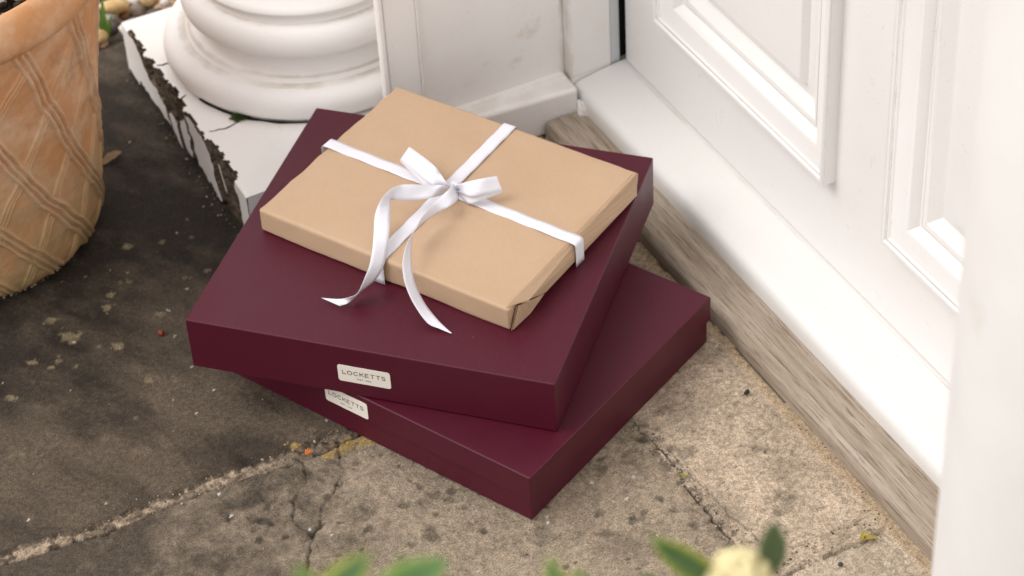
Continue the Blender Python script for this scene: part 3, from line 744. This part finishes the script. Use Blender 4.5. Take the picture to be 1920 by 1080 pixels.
it = []; rg = random.Random(11)
def grit(x, y, k):
    c = rg.choice([(.30, .24, .17), (.12, .09, .07), (.45, .38, .30), (.20, .13, .08), (.07, .06, .05)]); s_ = rg.uniform(.0004, .0013)*k
    it.append((x, y, s_*.4, s_*rg.uniform(.8, 1.5), s_, s_*.8, rg.random()*6.3, c))
for k in range(130): y = rg.uniform(-.18, .07); grit(.1545+rg.gauss(.002, .006), y, 1)
for k in range(110): x = rg.uniform(-.40, -.10); grit(x, .207+rg.gauss(0, .006), 1)
for k in range(90): grit(rg.uniform(.16, .295), -.165+rg.gauss(0, .008), 1)
for k in range(150): grit(.292+rg.gauss(0, .003), rg.uniform(-.25, .45), .8)
for k in range(60): a = rg.uniform(-1.9, -.4); grit(-.3331+.131*math.cos(a), .7151+.131*math.sin(a), 1.3)
for k in range(160): grit(rg.uniform(-.45, .28), rg.uniform(-.27, .6), .75)
for k in range(70): grit(-.076+rg.gauss(0, .005), rg.uniform(.53, .9), 1.2)
tag(blob_mesh(it, 'grit', GRAVM, 1), 'loose grit and crumbs lying in the paving joints', kind='stuff')

# ---------------------------------------------------------------- gift boxes
STROKES = {
 'L': [[(0, 1), (0, 0), (.72, 0)]], 'O': [[(.5+.5*math.cos(a*math.pi/12), .5+.5*math.sin(a*math.pi/12)) for a in range(25)]],
 'C': [[(.5+.5*math.cos(a*math.pi/12), .5+.5*math.sin(a*math.pi/12)) for a in range(3, 22)]], 'K': [[(0, 0), (0, 1)], [(.78, 1), (0, .38)], [(.25, .58), (.85, 0)]],
 'E': [[(.72, 1), (0, 1), (0, 0), (.74, 0)], [(0, .52), (.62, .52)]], 'T': [[(0, 1), (.9, 1)], [(.45, 1), (.45, 0)]],
 'S': [[(.72, .80), (.60, .95), (.38, 1), (.14, .95), (.04, .78), (.14, .60), (.38, .51), (.64, .42), (.76, .24), (.66, .06), (.40, 0), (.14, .05), (.0, .20)]],
 '.': [[(.05, 0), (.17, 0)]], '1': [[(.08, .8), (.3, 1), (.3, 0)]], '9': [[(.62, .68), (.5, .5), (.2, .48), (.05, .70), (.15, .94), (.42, 1), (.62, .86), (.62, .55), (.52, .15), (.25, 0)]],
 '8': [[(.35, .53), (.08, .72), (.15, .95), (.5, .95), (.6, .72), (.35, .53), (.05, .3), (.12, .04), (.55, .04), (.65, .3), (.35, .53)]], '4': [[(.5, 0), (.5, 1), (0, .3), (.7, .3)]], ' ': []}
ADV = {'L': .95, 'O': 1.22, 'C': 1.20, 'K': 1.05, 'E': 1.0, 'T': 1.08, 'S': .9, '.': .35, '1': .62, '9': .85, '8': .88, '4': .9, ' ': .4}
def lettering(text, width, height, stroke, aspect):
    """flat strokes in the (u,v) plane centred on 0; returns verts (u,v), faces"""
    tot = sum(ADV[c] for c in text)-.15; k = width/tot; V = []; F = []; x = -width/2
    for c in text:
        for pl in STROKES[c]:
            pts = [(x+p[0]*k*aspect, (p[1]-.5)*height) for p in pl]
            for (a, b), (c2, d) in zip(pts[:-1], pts[1:]):
                L_ = math.hypot(c2-a, d-b)+1e-9; nx, ny = -(d-b)/L_*stroke/2, (c2-a)/L_*stroke/2; ex, ey = (c2-a)/L_*stroke*.3, (d-b)/L_*stroke*.3
                q = len(V); V += [(a-ex+nx, b-ey+ny), (a-ex-nx, b-ey-ny), (c2+ex-nx, d+ey-ny), (c2+ex+nx, d+ey+ny)]; F.append((q, q+1, q+2, q+3))
        x += ADV[c]*k
    return V, F
def rounded_rect(w_, h, r, n=6):
    P = []
    for cx, cy, a0 in ((w_/2-r, h/2-r, 0), (-w_/2+r, h/2-r, 90), (-w_/2+r, -h/2+r, 180), (w_/2-r, -h/2+r, 270)):
        for i in range(n+1):
            a = math.radians(a0+90*i/n); P.append((cx+r*math.cos(a), cy+r*math.sin(a)))
    return P
def gift_box(origin, ang, Lx, Ly, h, lid_h, inset, label, lab_c, lab_z, front):
    """local frame: corner at 0, box spans x 0..Lx, y 0..Ly ; front: 'x' -> label on the y=0 face, 'y' -> label on the x=0 face"""
    r = empty('gift_box', label, 'gift box', origin, ang, 'stacked burgundy gift boxes')
    b = box('box_base', inset, Lx-inset, inset, Ly-inset, 0, h-.0035, BURG, r, .0007, 2)
    t = .0024
    V = []; F = []
    # lid: top + four walls with thickness
    o = box('lid', 0, Lx, 0, Ly, h-lid_h, h, BURG, r, 0)
    bm = bmesh.new(); bm.from_mesh(o.data); bm.faces.ensure_lookup_table()
    bot = [f for f in bm.faces if f.normal.z < -.5 or abs(f.calc_center_median().z-(h-lid_h)) < 1e-5]
    bmesh.ops.recalc_face_normals(bm, faces=bm.faces)
    ret = bmesh.ops.inset_region(bm, faces=bot, thickness=min(t, inset*.8)); 
    for f in bot:
        for v in f.verts: v.co.z = h-.003
    bmesh.ops.subdivide_edges(bm, edges=[e for e in bm.edges if e.calc_length() > .2], cuts=14, use_grid_fill=True)
    bm.to_mesh(o.data); bm.free(); bevel(o, .0016, 3)
    # label
    W_, H_ = .0545, .0208
    P = rounded_rect(W_, H_, .0026); n = len(P); off = .0006
    def M3(u, v, d):
        return (lab_c+u, -d, lab_z+v) if front == 'x' else (-d, lab_c-u, lab_z+v)
    V = [M3(u, v, off) for u, v in P]+[M3(u, v, 0.0001) for u, v in P]
    F = [tuple(range(n))]+[(i, (i+1) % n, n+(i+1) % n, n+i) for i in range(n)]
    lb = fix_normals(mesh('label_sticker', V, F, LABELM, r))
    for txt, ww, hh, st, vv, asp in (('LOCKETTS', .0445, .0046, .00072, .0018, .88), ('EST. 1984', .0145, .0013, .00030, -.0052, .85)):
        v_, f_ = lettering(txt, ww, hh, st, asp); k_ = 0
        V = [M3(u, v+vv, off+.00012+.00001*(i//4 % 7)) for i, (u, v) in enumerate(v_)]
        mesh('lettering', V, f_, INK, lb)
    return r
# lower box: corner E at the origin; u1 (towards F) and v1 (towards the back left)
a1 = math.atan2(.1389, .2814)
gift_box((0, 0, .0002), a1, .3138, .388, .0599, .0306, .0030, 'lower burgundy gift box standing on the paving under the other box', .2255, .0430, 'y')
# upper box: corner B; x runs B->C, y runs B->A
a2 = math.atan2(.3005-.0425, .3073-.0519)
gift_box((.0519, .0425, .0602), a2, .363, .380, .0624, .0622, .0024, 'upper burgundy gift box turned askew on top of another with a parcel on it', .1947, .0287, 'y')

# ---------------------------------------------------------------- wrapped parcel
pc = empty('wrapped_parcel', 'flat brown paper parcel tied with white ribbon on the upper box', 'parcel', (.0503, .1328, .1229), math.atan2(.3987-.1328, -.1009-.0503))
T0 = pc.matrix_basis.inverted()
def loc(p): return T0 @ Vector(p)
TOP = {'P': (.0497, .1300, .1510), 'A': (-.0990, .4000, .1515), 'C': (.2632, .2538, .1515), 'D': (.1143, .5235, .1515)}
BOT = {'P': (.0508, .1325, .1231), 'A': (-.1012, .3978, .1231), 'C': (.2628, .2558, .1231), 'D': (.1133, .5220, .1231)}
def parcel_body():
    tp = {k: loc(v) for k, v in TOP.items()}; bt = {k: loc(v) for k, v in BOT.items()}
    def bil(q, s_, t): return (q['P']*(1-s_)+q['A']*s_)*(1-t)+(q['C']*(1-s_)+q['D']*s_)*t
    bm = bmesh.new(); NS, NT, NZ = 120, 96, 12
    def surf(f, nu, nv):
        g_ = [[bm.verts.new(f(i/nu, j/nv)) for j in range(nv+1)] for i in range(nu+1)]
        for i in range(nu):
            for j in range(nv): bm.faces.new((g_[i][j], g_[i+1][j], g_[i+1][j+1], g_[i][j+1]))
    surf(lambda s_, t: bil(tp, s_, t), NS, NT); surf(lambda s_, t: bil(bt, s_, t), NS, NT)
    def side(fixed, val):
        def f(u, v):
            s_, t = (u, val) if fixed == 't' else (val, u)
            return bil(bt, s_, t).lerp(bil(tp, s_, t), v)
        surf(f, NS if fixed == 't' else NT, NZ)
    for a, b in (('t', 0), ('t', 1), ('s', 0), ('s', 1)): side(a, b)
    bmesh.ops.remove_doubles(bm, verts=bm.verts, dist=2e-5); bmesh.ops.recalc_face_normals(bm, faces=bm.faces)
    # round all outer edges by pulling to a rounded box, then crumple
    rad = .0030
    xs_ = [v.co.x for v in bm.verts]
    for v in bm.verts:
        # find s,t roughly
        p = v.co
        zt, zb = .0284, .0003
        ex = rad
        x_, y_, z_ = p.x, p.y, p.z
        # distances inside from each face
        xa = 0 ; xb = tp['A'].x; 
        s_ = (x_-tp['P'].x)/(tp['A'].x-tp['P'].x)
        yc0 = tp['P'].y*(1-s_)+tp['A'].y*s_; yc1 = tp['C'].y*(1-s_)+tp['D'].y*s_
        lo, hi = (yc0, yc1) if yc0 < yc1 else (yc1, yc0)
        cx = min(max(x_, min(tp['P'].x, bt['P'].x)+ex), max(tp['A'].x, bt['A'].x)-ex); cy = min(max(y_, lo+ex), hi-ex); cz = min(max(z_, zb+ex), zt-ex)
        d = Vector((x_-cx, y_-cy, z_-cz))
        if d.length > ex: v.co = Vector((cx, cy, cz))+d.normalized()*ex
    bm.normal_update()
    for v in bm.verts:
        p = v.co; n_ = v.normal
        edge = min(abs(p.x-tp['P'].x), abs(p.x-tp['A'].x))
        q = noise.noise(p*14)*.0009+noise.noise(p*45+Vector((3, 1, 7)))*.00040
        # creases near the near short end where the paper was folded
        cr_ = math.exp(-(edge/.022)**2)
        q += cr_*(abs(noise.noise(Vector((p.x*50, p.y*22, 2.2)))))*-.0016
        v.co = p+n_*q
    me = bpy.data.meshes.new('paper_wrapping'); bm.to_mesh(me); bm.free(); me.materials.append(KRAFT)
    me.polygons.foreach_set('use_smooth', [True]*len(me.polygons))
    o = bpy.data.objects.new('paper_wrapping', me); COL.objects.link(o); o.parent = pc
    return o
parcel_body()
# folded end at the near short side: overhanging top flap, tucked triangle and slanted fold
def sheet(name, quads, mat, th=.0005, sub=2):
    V = []; F = []
    for q in quads:
        b = len(V); V += [tuple(p) for p in q]; F.append(tuple(range(b, b+len(q))))
    o = mesh(name, V, F, mat, pc, False)
    bm = bmesh.new(); bm.from_mesh(o.data); bmesh.ops.remove_doubles(bm, verts=bm.verts, dist=1e-5); bmesh.ops.recalc_face_normals(bm, faces=bm.faces); bm.to_mesh(o.data); bm.free()
    sm = o.modifiers.new('thick', 'SOLIDIFY'); sm.thickness = th; sm.offset = 0
    return o
Pt, Pb, Ct, Cb = loc(TOP['P']), loc(BOT['P']), loc(TOP['C']), loc(BOT['C'])
eu = (Ct-Pt).normalized(); xo = Vector((-1, 0, 0))
def EP(b, z, out): return Vector((Pt.x, Pt.y, 0))+eu*b+Vector((0, 0, z))+xo*out
Hh = .0282
sheet('folded_end_flap', [[EP(.0015, Hh+.0003, -.0035), EP(.0135, Hh-.0008, .0022), EP(.030, Hh-.0065, .0046), EP(.030, Hh+.0006, -.004)],
                          [EP(.030, Hh+.0006, -.004), EP(.030, Hh-.0065, .0046), EP(.060, .0075, .0036), EP(.24, .0035, .0020), EP(.242, Hh+.0004, -.004)],
                          [EP(.0135, Hh-.0008, .0022), EP(.0285, Hh-.0085, .0050), EP(.030, Hh-.0065, .0046)]], KRAFT)
sheet('folded_end_flap', [[EP(.0035, .0010, .0012), EP(.0140, Hh-.004, .0020), EP(.029, Hh-.0085, .0040), EP(.058, .0068, .0031), EP(.032, .0010, .0030)]], KRAFT, .0006)
sheet('fold_crease', [[EP(.0015, .0010, .0004), EP(.0035, .0010, .0006), EP(.0138, Hh-.0046, .0010), EP(.0118, Hh-.0040, .0008)]], flat('paper fold edge', (.33, .22, .13), .8), .0003)

# ---------------------------------------------------------------- ribbon
def catmull(P, n):
    P = [np.array(p, float) for p in P]; P = [2*P[0]-P[1]]+P+[2*P[-1]-P[-2]]; out = []
    for i in range(1, len(P)-2):
        p0, p1, p2, p3 = P[i-1:i+3]
        for k in range(n):
            t = k/n; out.append(.5*((2*p1)+(-p0+p2)*t+(2*p0-5*p1+4*p2-p3)*t*t+(-p0+3*p1-3*p2+p3)*t**3))
    out.append(P[-2]); return out
def strip(name, st, n=8, across=4, cup=0.0, th=.00035):
    S = catmull(st, n) if n > 1 else [np.array(s_, float) for s_ in st]; V = []; uv = []; L_ = 0; prev = None
    for s_ in S:
        a, b = s_[:3], s_[3:]; m_ = (a+b)/2
        if prev is not None: L_ += np.linalg.norm(m_-prev)
        prev = m_
        for k in range(across+1):
            t = k/across; V.append(loc(a*(1-t)+b*t)); uv.append((L_, t*.0155))
    F = grid_faces(len(S), across+1)
    o = mesh(name, V, F, RIBBON, pc, True)
    ul = o.data.uv_layers.new(name='UVMap')
    for lp in o.data.loops: ul.data[lp.index].uv = uv[lp.vertex_index]
    sm = o.modifiers.new('thick', 'SOLIDIFY'); sm.thickness = th; sm.offset = 0
    return o
TAIL_A = [
  (0.0771, 0.3091, 0.1692, 0.0787, 0.3182, 0.1568), # 0.0155
  (0.0685, 0.3107, 0.1744, 0.0668, 0.3146, 0.1596), # 0.0154
  (0.0621, 0.3179, 0.1724, 0.0530, 0.3061, 0.1676), # 0.0156
  (0.0435, 0.3186, 0.1802, 0.0345, 0.3119, 0.1678), # 0.0167
  (0.0298, 0.3222, 0.1830, 0.0210, 0.3161, 0.1710), # 0.0161
  (0.0182, 0.3191, 0.1856, 0.0165, 0.3205, 0.1704), # 0.0154
  (0.0081, 0.3154, 0.1836, 0.0153, 0.3195, 0.1704), # 0.0156
  (-0.0005, 0.3113, 0.1794, 0.0120, 0.3130, 0.1706), # 0.0154
  (-0.0100, 0.3029, 0.1732, 0.0022, 0.2940, 0.1688), # 0.0157
  (-0.0197, 0.2863, 0.1666, -0.0056, 0.2796, 0.1654), # 0.0157
  (-0.0295, 0.2682, 0.1640, -0.0157, 0.2645, 0.1580), # 0.0155
  (-0.0391, 0.2547, 0.1582, -0.0261, 0.2529, 0.1498), # 0.0156
  (-0.0482, 0.2464, 0.1520, -0.0385, 0.2486, 0.1400), # 0.0156
  (-0.0604, 0.2396, 0.1410, -0.0541, 0.2499, 0.1310), # 0.0156
  (-0.0686, 0.2410, 0.1374, -0.0617, 0.2492, 0.1266), # 0.0152
  (-0.0767, 0.2523, 0.1300, -0.0719, 0.2419, 0.1300), # 0.0114
  (-0.0898, 0.2668, 0.1265, -0.0788, 0.2458, 0.1265), # 0.0237
]
TAIL_B = [
  (0.0814, 0.3118, 0.1704, 0.0862, 0.3122, 0.1556), # 0.0156
  (0.0716, 0.3034, 0.1722, 0.0793, 0.2985, 0.1598), # 0.0154
  (0.0599, 0.2989, 0.1702, 0.0648, 0.2844, 0.1678), # 0.0155
  (0.0414, 0.2821, 0.1770, 0.0508, 0.2834, 0.1650), # 0.0153
  (0.0253, 0.2701, 0.1772, 0.0345, 0.2769, 0.1668), # 0.0154
  (0.0148, 0.2593, 0.1766, 0.0216, 0.2700, 0.1674), # 0.0157
  (0.0076, 0.2543, 0.1748, 0.0147, 0.2657, 0.1672), # 0.0154
  (-0.0020, 0.2461, 0.1722, 0.0078, 0.2560, 0.1658), # 0.0154
  (-0.0115, 0.2340, 0.1696, -0.0002, 0.2413, 0.1624), # 0.0153
  (-0.0179, 0.2234, 0.1648, -0.0057, 0.2286, 0.1572), # 0.0153
  (-0.0226, 0.2088, 0.1580, -0.0102, 0.2136, 0.1500), # 0.0155
  (-0.0227, 0.1935, 0.1458, -0.0097, 0.1960, 0.1382), # 0.0153
  (-0.0170, 0.1765, 0.1300, -0.0062, 0.1768, 0.1300), # 0.0107
  (-0.0089, 0.1656, 0.1265, -0.0029, 0.1635, 0.1265), # 0.0064
  (-0.0016, 0.1559, 0.1245, -0.0004, 0.1555, 0.1245), # 0.0013
]
LOOP_A = [
  (0.0775, 0.3135, 0.1688, 0.0805, 0.3233, 0.1572), # 0.0155
  (0.0752, 0.3177, 0.1728, 0.0739, 0.3251, 0.1592), # 0.0155
  (0.0759, 0.3306, 0.1742, 0.0641, 0.3230, 0.1678), # 0.0154
  (0.0741, 0.3380, 0.1786, 0.0593, 0.3364, 0.1694), # 0.0175
  (0.0704, 0.3599, 0.1786, 0.0563, 0.3577, 0.1694), # 0.017
  (0.0678, 0.3839, 0.1750, 0.0549, 0.3809, 0.1650), # 0.0166
]
LOOP_B = [
  (0.0822, 0.3095, 0.1696, 0.0871, 0.3165, 0.1564), # 0.0158
  (0.0866, 0.3044, 0.1736, 0.0871, 0.3075, 0.1584), # 0.0155
  (0.0948, 0.2995, 0.1768, 0.0882, 0.2916, 0.1652), # 0.0155
  (0.1056, 0.2922, 0.1808, 0.0971, 0.2846, 0.1672), # 0.0177
  (0.1195, 0.2919, 0.1782, 0.1193, 0.2817, 0.1658), # 0.016
]

def band(p0, p1, wv, n=40):
    """flat band over the top from p0 to p1, over both edges and down the sides"""
    p0 = np.array(p0, float); p1 = np.array(p1, float); wv = np.array(wv, float); d = (p1-p0)/np.linalg.norm(p1-p0); st = []
    def add(c): st.append(np.concatenate([c+wv/2, c-wv/2]))
    up = np.array([0, 0, 1.]); t_ = .0006
    def corner(p, dr):   # p at top edge, dr outward
        q = []
        for a in range(0, 91, 15):
            r_ = .0036; cc = p-dr*(r_-.0008)-up*(r_-t_-.0)
            q.append(cc+dr*r_*math.sin(math.radians(a))+up*r_*math.cos(math.radians(a)))
        return q
    lo = corner(p0, -d); hi = corner(p1, d)
    for z in (.1236, .130, .138): add(np.array([lo[-1][0], lo[-1][1], z]))
    for q in lo[::-1]: add(q)
    for k in range(1, n): add(lo[0]*(1-k/n)+hi[0]*k/n+up*(.0004*math.sin(k*1.3)+.0010*math.exp(-((k/n-.5)/.08)**2)))
    for q in hi: add(q)
    for z in (.138, .130, .1236): add(np.array([hi[-1][0], hi[-1][1], z]))
    return st
strip('ribbon_band', band((.0072, .4668, .1515), (.1572, .1868, .1513), (.0145*.878, .0145*.478, 0)), 1, 4)
strip('ribbon_band', band((-.0285, .2625, .1517), (.1880, .3930, .1522), (-.0150*.514, .0150*.857, 0)), 1, 4)
strip('ribbon_tail', TAIL_A, 8); strip('ribbon_tail', TAIL_B, 8)
def loopify(st, drop, back=None):
    """top layer from knot to tip, then a tight fold and a lower layer running back under it"""
    st = [np.array(s_, float) for s_ in st]; low = []
    tip = st[-1]; prev = st[-2]; d = (tip-prev); d = d/np.linalg.norm(d[:3])
    f1 = tip+d*.0007-np.array([0, 0, .0009]*2); f2 = tip-np.array([0, 0, .0024]*2)
    for i, s_ in enumerate(st[::-1][1:]):
        q = s_.copy(); k = (i+1)/len(st); dz = .0026+drop*math.sin(math.pi*k); q[2] -= dz; q[5] -= dz
        for j in (2, 5): q[j] = max(q[j], .1530)
        low.append(q)
    return st+[f1, f2]+low
strip('ribbon_loop', loopify(LOOP_A, .006), 7); strip('ribbon_loop', loopify(LOOP_B, .007), 7)
# knot: a short wrap of ribbon squeezed round the crossing, with puckered folds
def knot():
    K = Vector((.0838, .3188, .1612)); ax = Vector((.50, -.80, .30)).normalized(); u = Vector((.80, .50, .12)); u = (u-ax*u.dot(ax)).normalized(); v = ax.cross(u)
    V = []; n1_, n2_ = 26, 44
    for i in range(n1_+1):
        t = i/n1_*2-1; env = math.sqrt(max(.02, 1-t*t*.80))
        for k in range(n2_):
            a = math.tau*k/n2_; rr = .0056*env*(1+.10*math.sin(5*a+2.2*t)+.07*math.sin(9*a-3*t+1)+.10*math.sin(2*a+1))
            V.append(loc(K+ax*t*.0068+u*rr*math.cos(a)*1.05+v*rr*math.sin(a)*.86))
    F = grid_faces(n1_+1, n2_, cv=True)+[tuple(range(n2_))[::-1], tuple(range(n1_*n2_, (n1_+1)*n2_))]
    o = fix_normals(mesh('ribbon_knot', V, F, RIBBON, pc, True)); return o
knot()

# ---------------------------------------------------------------- foreground shrub below the camera
def leaf_into(V, F, UV, base, dirv, upv, L_, W_, curl):
    dirv = Vector(dirv).normalized(); side = dirv.cross(Vector(upv)).normalized(); up = side.cross(dirv); b = len(V); n = 10
    for i in range(n+1):
        t = i/n; h = W_*.5*(math.sin(math.pi*min(1, max(0, t*.97+.02)))**.75); c = Vector(base)+dirv*L_*t-up*curl*t*t*L_
        for k in (-1, -.5, 0, .5, 1): V.append(c+side*h*k+up*abs(k)*h*.25); UV.append((t, (k+1)/2))
    F += [(b+i*5+j, b+(i+1)*5+j, b+(i+1)*5+j+1, b+i*5+j+1) for i in range(n) for j in range(4)]
def leaves_obj(name, specs, mat, parent):
    V = []; F = []; UV = []
    for s_ in specs: leaf_into(V, F, UV, *s_)
    o = mesh(name, V, F, mat, None, True); ul = o.data.uv_layers.new(name='UVMap')
    for lp in o.data.loops: ul.data[lp.index].uv = UV[lp.vertex_index]
    o.modifiers.new('thick', 'SOLIDIFY').thickness = .0006
    return part(o, parent)
shrub = empty('flowering_shrub', 'out-of-focus green shrub with cream flower buds rising in the foreground', 'shrub', (-.38, -.84, 0))
toward = (-.322, -.692, .647)       # the leaves that rise highest turn their faces up and out
def between(b, t): return tuple(np.array(t)-np.array(b))
def lf(b, t, W_, curl=.1, up=toward): return (b, between(b, t), up, math.dist(b, t), W_, curl)
leaves_obj('dark_leaf', [lf((-.2521, -.7989, .8120), (-.2466, -.7919, .8399), .0140, .02)], LEAFD, shrub)
leaves_obj('yellow_edged_leaf', [lf((-.2700, -.7850, .8010), (-.3034, -.7773, .8427), .0150, .05, (-.5, -.6, .5))], LEAFY, shrub)
leaves_obj('green_leaf', [lf((-.2980, -.7790, .795), (-.3063, -.7727, .8150), .012)], LEAF, shrub)
leaves_obj('green_leaf', [lf((-.3552, -.7830, .8300), (-.3552, -.7719, .8537), .0095)], LEAFY, shrub)
leaves_obj('green_leaf', [lf((-.3520, -.7750, .8190), (-.3367, -.7699, .8341), .0100)], LEAFY, shrub)
leaves_obj('green_leaf', [lf((-.4720, -.7800, .8900), (-.4468, -.7856, .9171), .0150, .05)], LEAFY, shrub)
leaves_obj('green_leaf', [lf((-.4560, -.7950, .8930), (-.4248, -.8144, .9282), .0200, .08, (-.2, -.5, .8))], LEAF, shrub)
leaves_obj('green_leaf', [lf((-.4652, -.7706, .8750), (-.4695, -.7543, .8929), .0120)], LEAFY, shrub)
leaves_obj('green_leaf', [lf((-.4420, -.7860, .8800), (-.4283, -.7806, .9007), .0130)], LEAFD, shrub)
bm = bmesh.new(); r = random.Random(5)
def bud(c, s_):
    q = bmesh.ops.create_icosphere(bm, subdivisions=2, radius=s_)
    for v in q['verts']: v.co += Vector(c)
for k in range(170):
    a = r.random()*6.283; z = r.random()**.7; q = math.sqrt(max(0, 1-z*z))*.0155
    bud((-.2655+q*math.cos(a)+r.uniform(-.001, .001), -.7926+q*math.sin(a), .8030+z*.0215), r.uniform(.0018, .0030))
def finish(nm):
    me = bpy.data.meshes.new(nm); bm.to_mesh(me); bm.clear(); me.materials.append(CREAM); me.polygons.foreach_set('use_smooth', [True]*len(me.polygons))
    o = bpy.data.objects.new(nm, me); COL.objects.link(o); part(o, shrub)
finish('flower_head')
for (cx, cy, cz) in ((-.345, -.776, .822), (-.344, -.778, .818), (-.350, -.780, .820)):
    for k in range(26): bud((cx+r.uniform(-.008, .008), cy+r.uniform(-.006, .006), cz+r.uniform(-.006, .005)), r.uniform(.0018, .0028))
finish('flower_head'); bm.free()
specs = []
for k in range(520):
    d = Vector((r.gauss(0, 1), r.gauss(0, 1), r.gauss(0, 1))).normalized(); q = r.uniform(.55, 1)
    b = Vector((-.39+.21*d.x*q, -.86+.13*d.y*q, .60+.15*d.z*q)); dd = (d+Vector((r.uniform(-.5, .5), r.uniform(-.5, .5), r.uniform(-.2, .6)))).normalized()
    specs.append((tuple(b), tuple(dd), (0.05, .02, 1), r.uniform(.035, .055), r.uniform(.014, .021), .15))
leaves_obj('foliage', specs[::2], LEAF, shrub); leaves_obj('foliage', specs[1::2], LEAFD, shrub)
V = []; F = []
def limb(p0, p1, r0, r1, bend=.02):
    n = 8; p0 = Vector(p0); p1 = Vector(p1); b = len(V); a_ = (p1-p0).normalized(); s_ = a_.orthogonal().normalized(); u = a_.cross(s_)
    for i in range(n+1):
        t = i/n; c = p0.lerp(p1, t)+s_*bend*math.sin(math.pi*t); rr = r0*(1-t)+r1*t
        for k in range(7): V.append(c+s_*rr*math.cos(k*math.tau/7)+u*rr*math.sin(k*math.tau/7))
    F.extend([(b+i*7+k, b+i*7+(k+1) % 7, b+(i+1)*7+(k+1) % 7, b+(i+1)*7+k) for i in range(n) for k in range(7)])
for tx, ty, tz in [(-.2655, -.7926, .804), (-.256, -.799, .812), (-.270, -.785, .801), (-.299, -.779, .795), (-.352, -.778, .82), (-.355, -.783, .83), (-.462, -.792, .893), (-.468, -.772, .878), (-.44, -.786, .88)]:
    limb((-.38+(tx+.36)*.5, -.85, .55), (tx, ty, tz), .0028, .0013, .008)
for k in range(9): limb((-.38+r.uniform(-.03, .03), -.86+r.uniform(-.03, .03), -.02), (-.38+r.uniform(-.14, .14), -.86+r.uniform(-.08, .08), .62), .006, .003, .03)
part(mesh('stem', V, F, STEM, None, True), shrub)
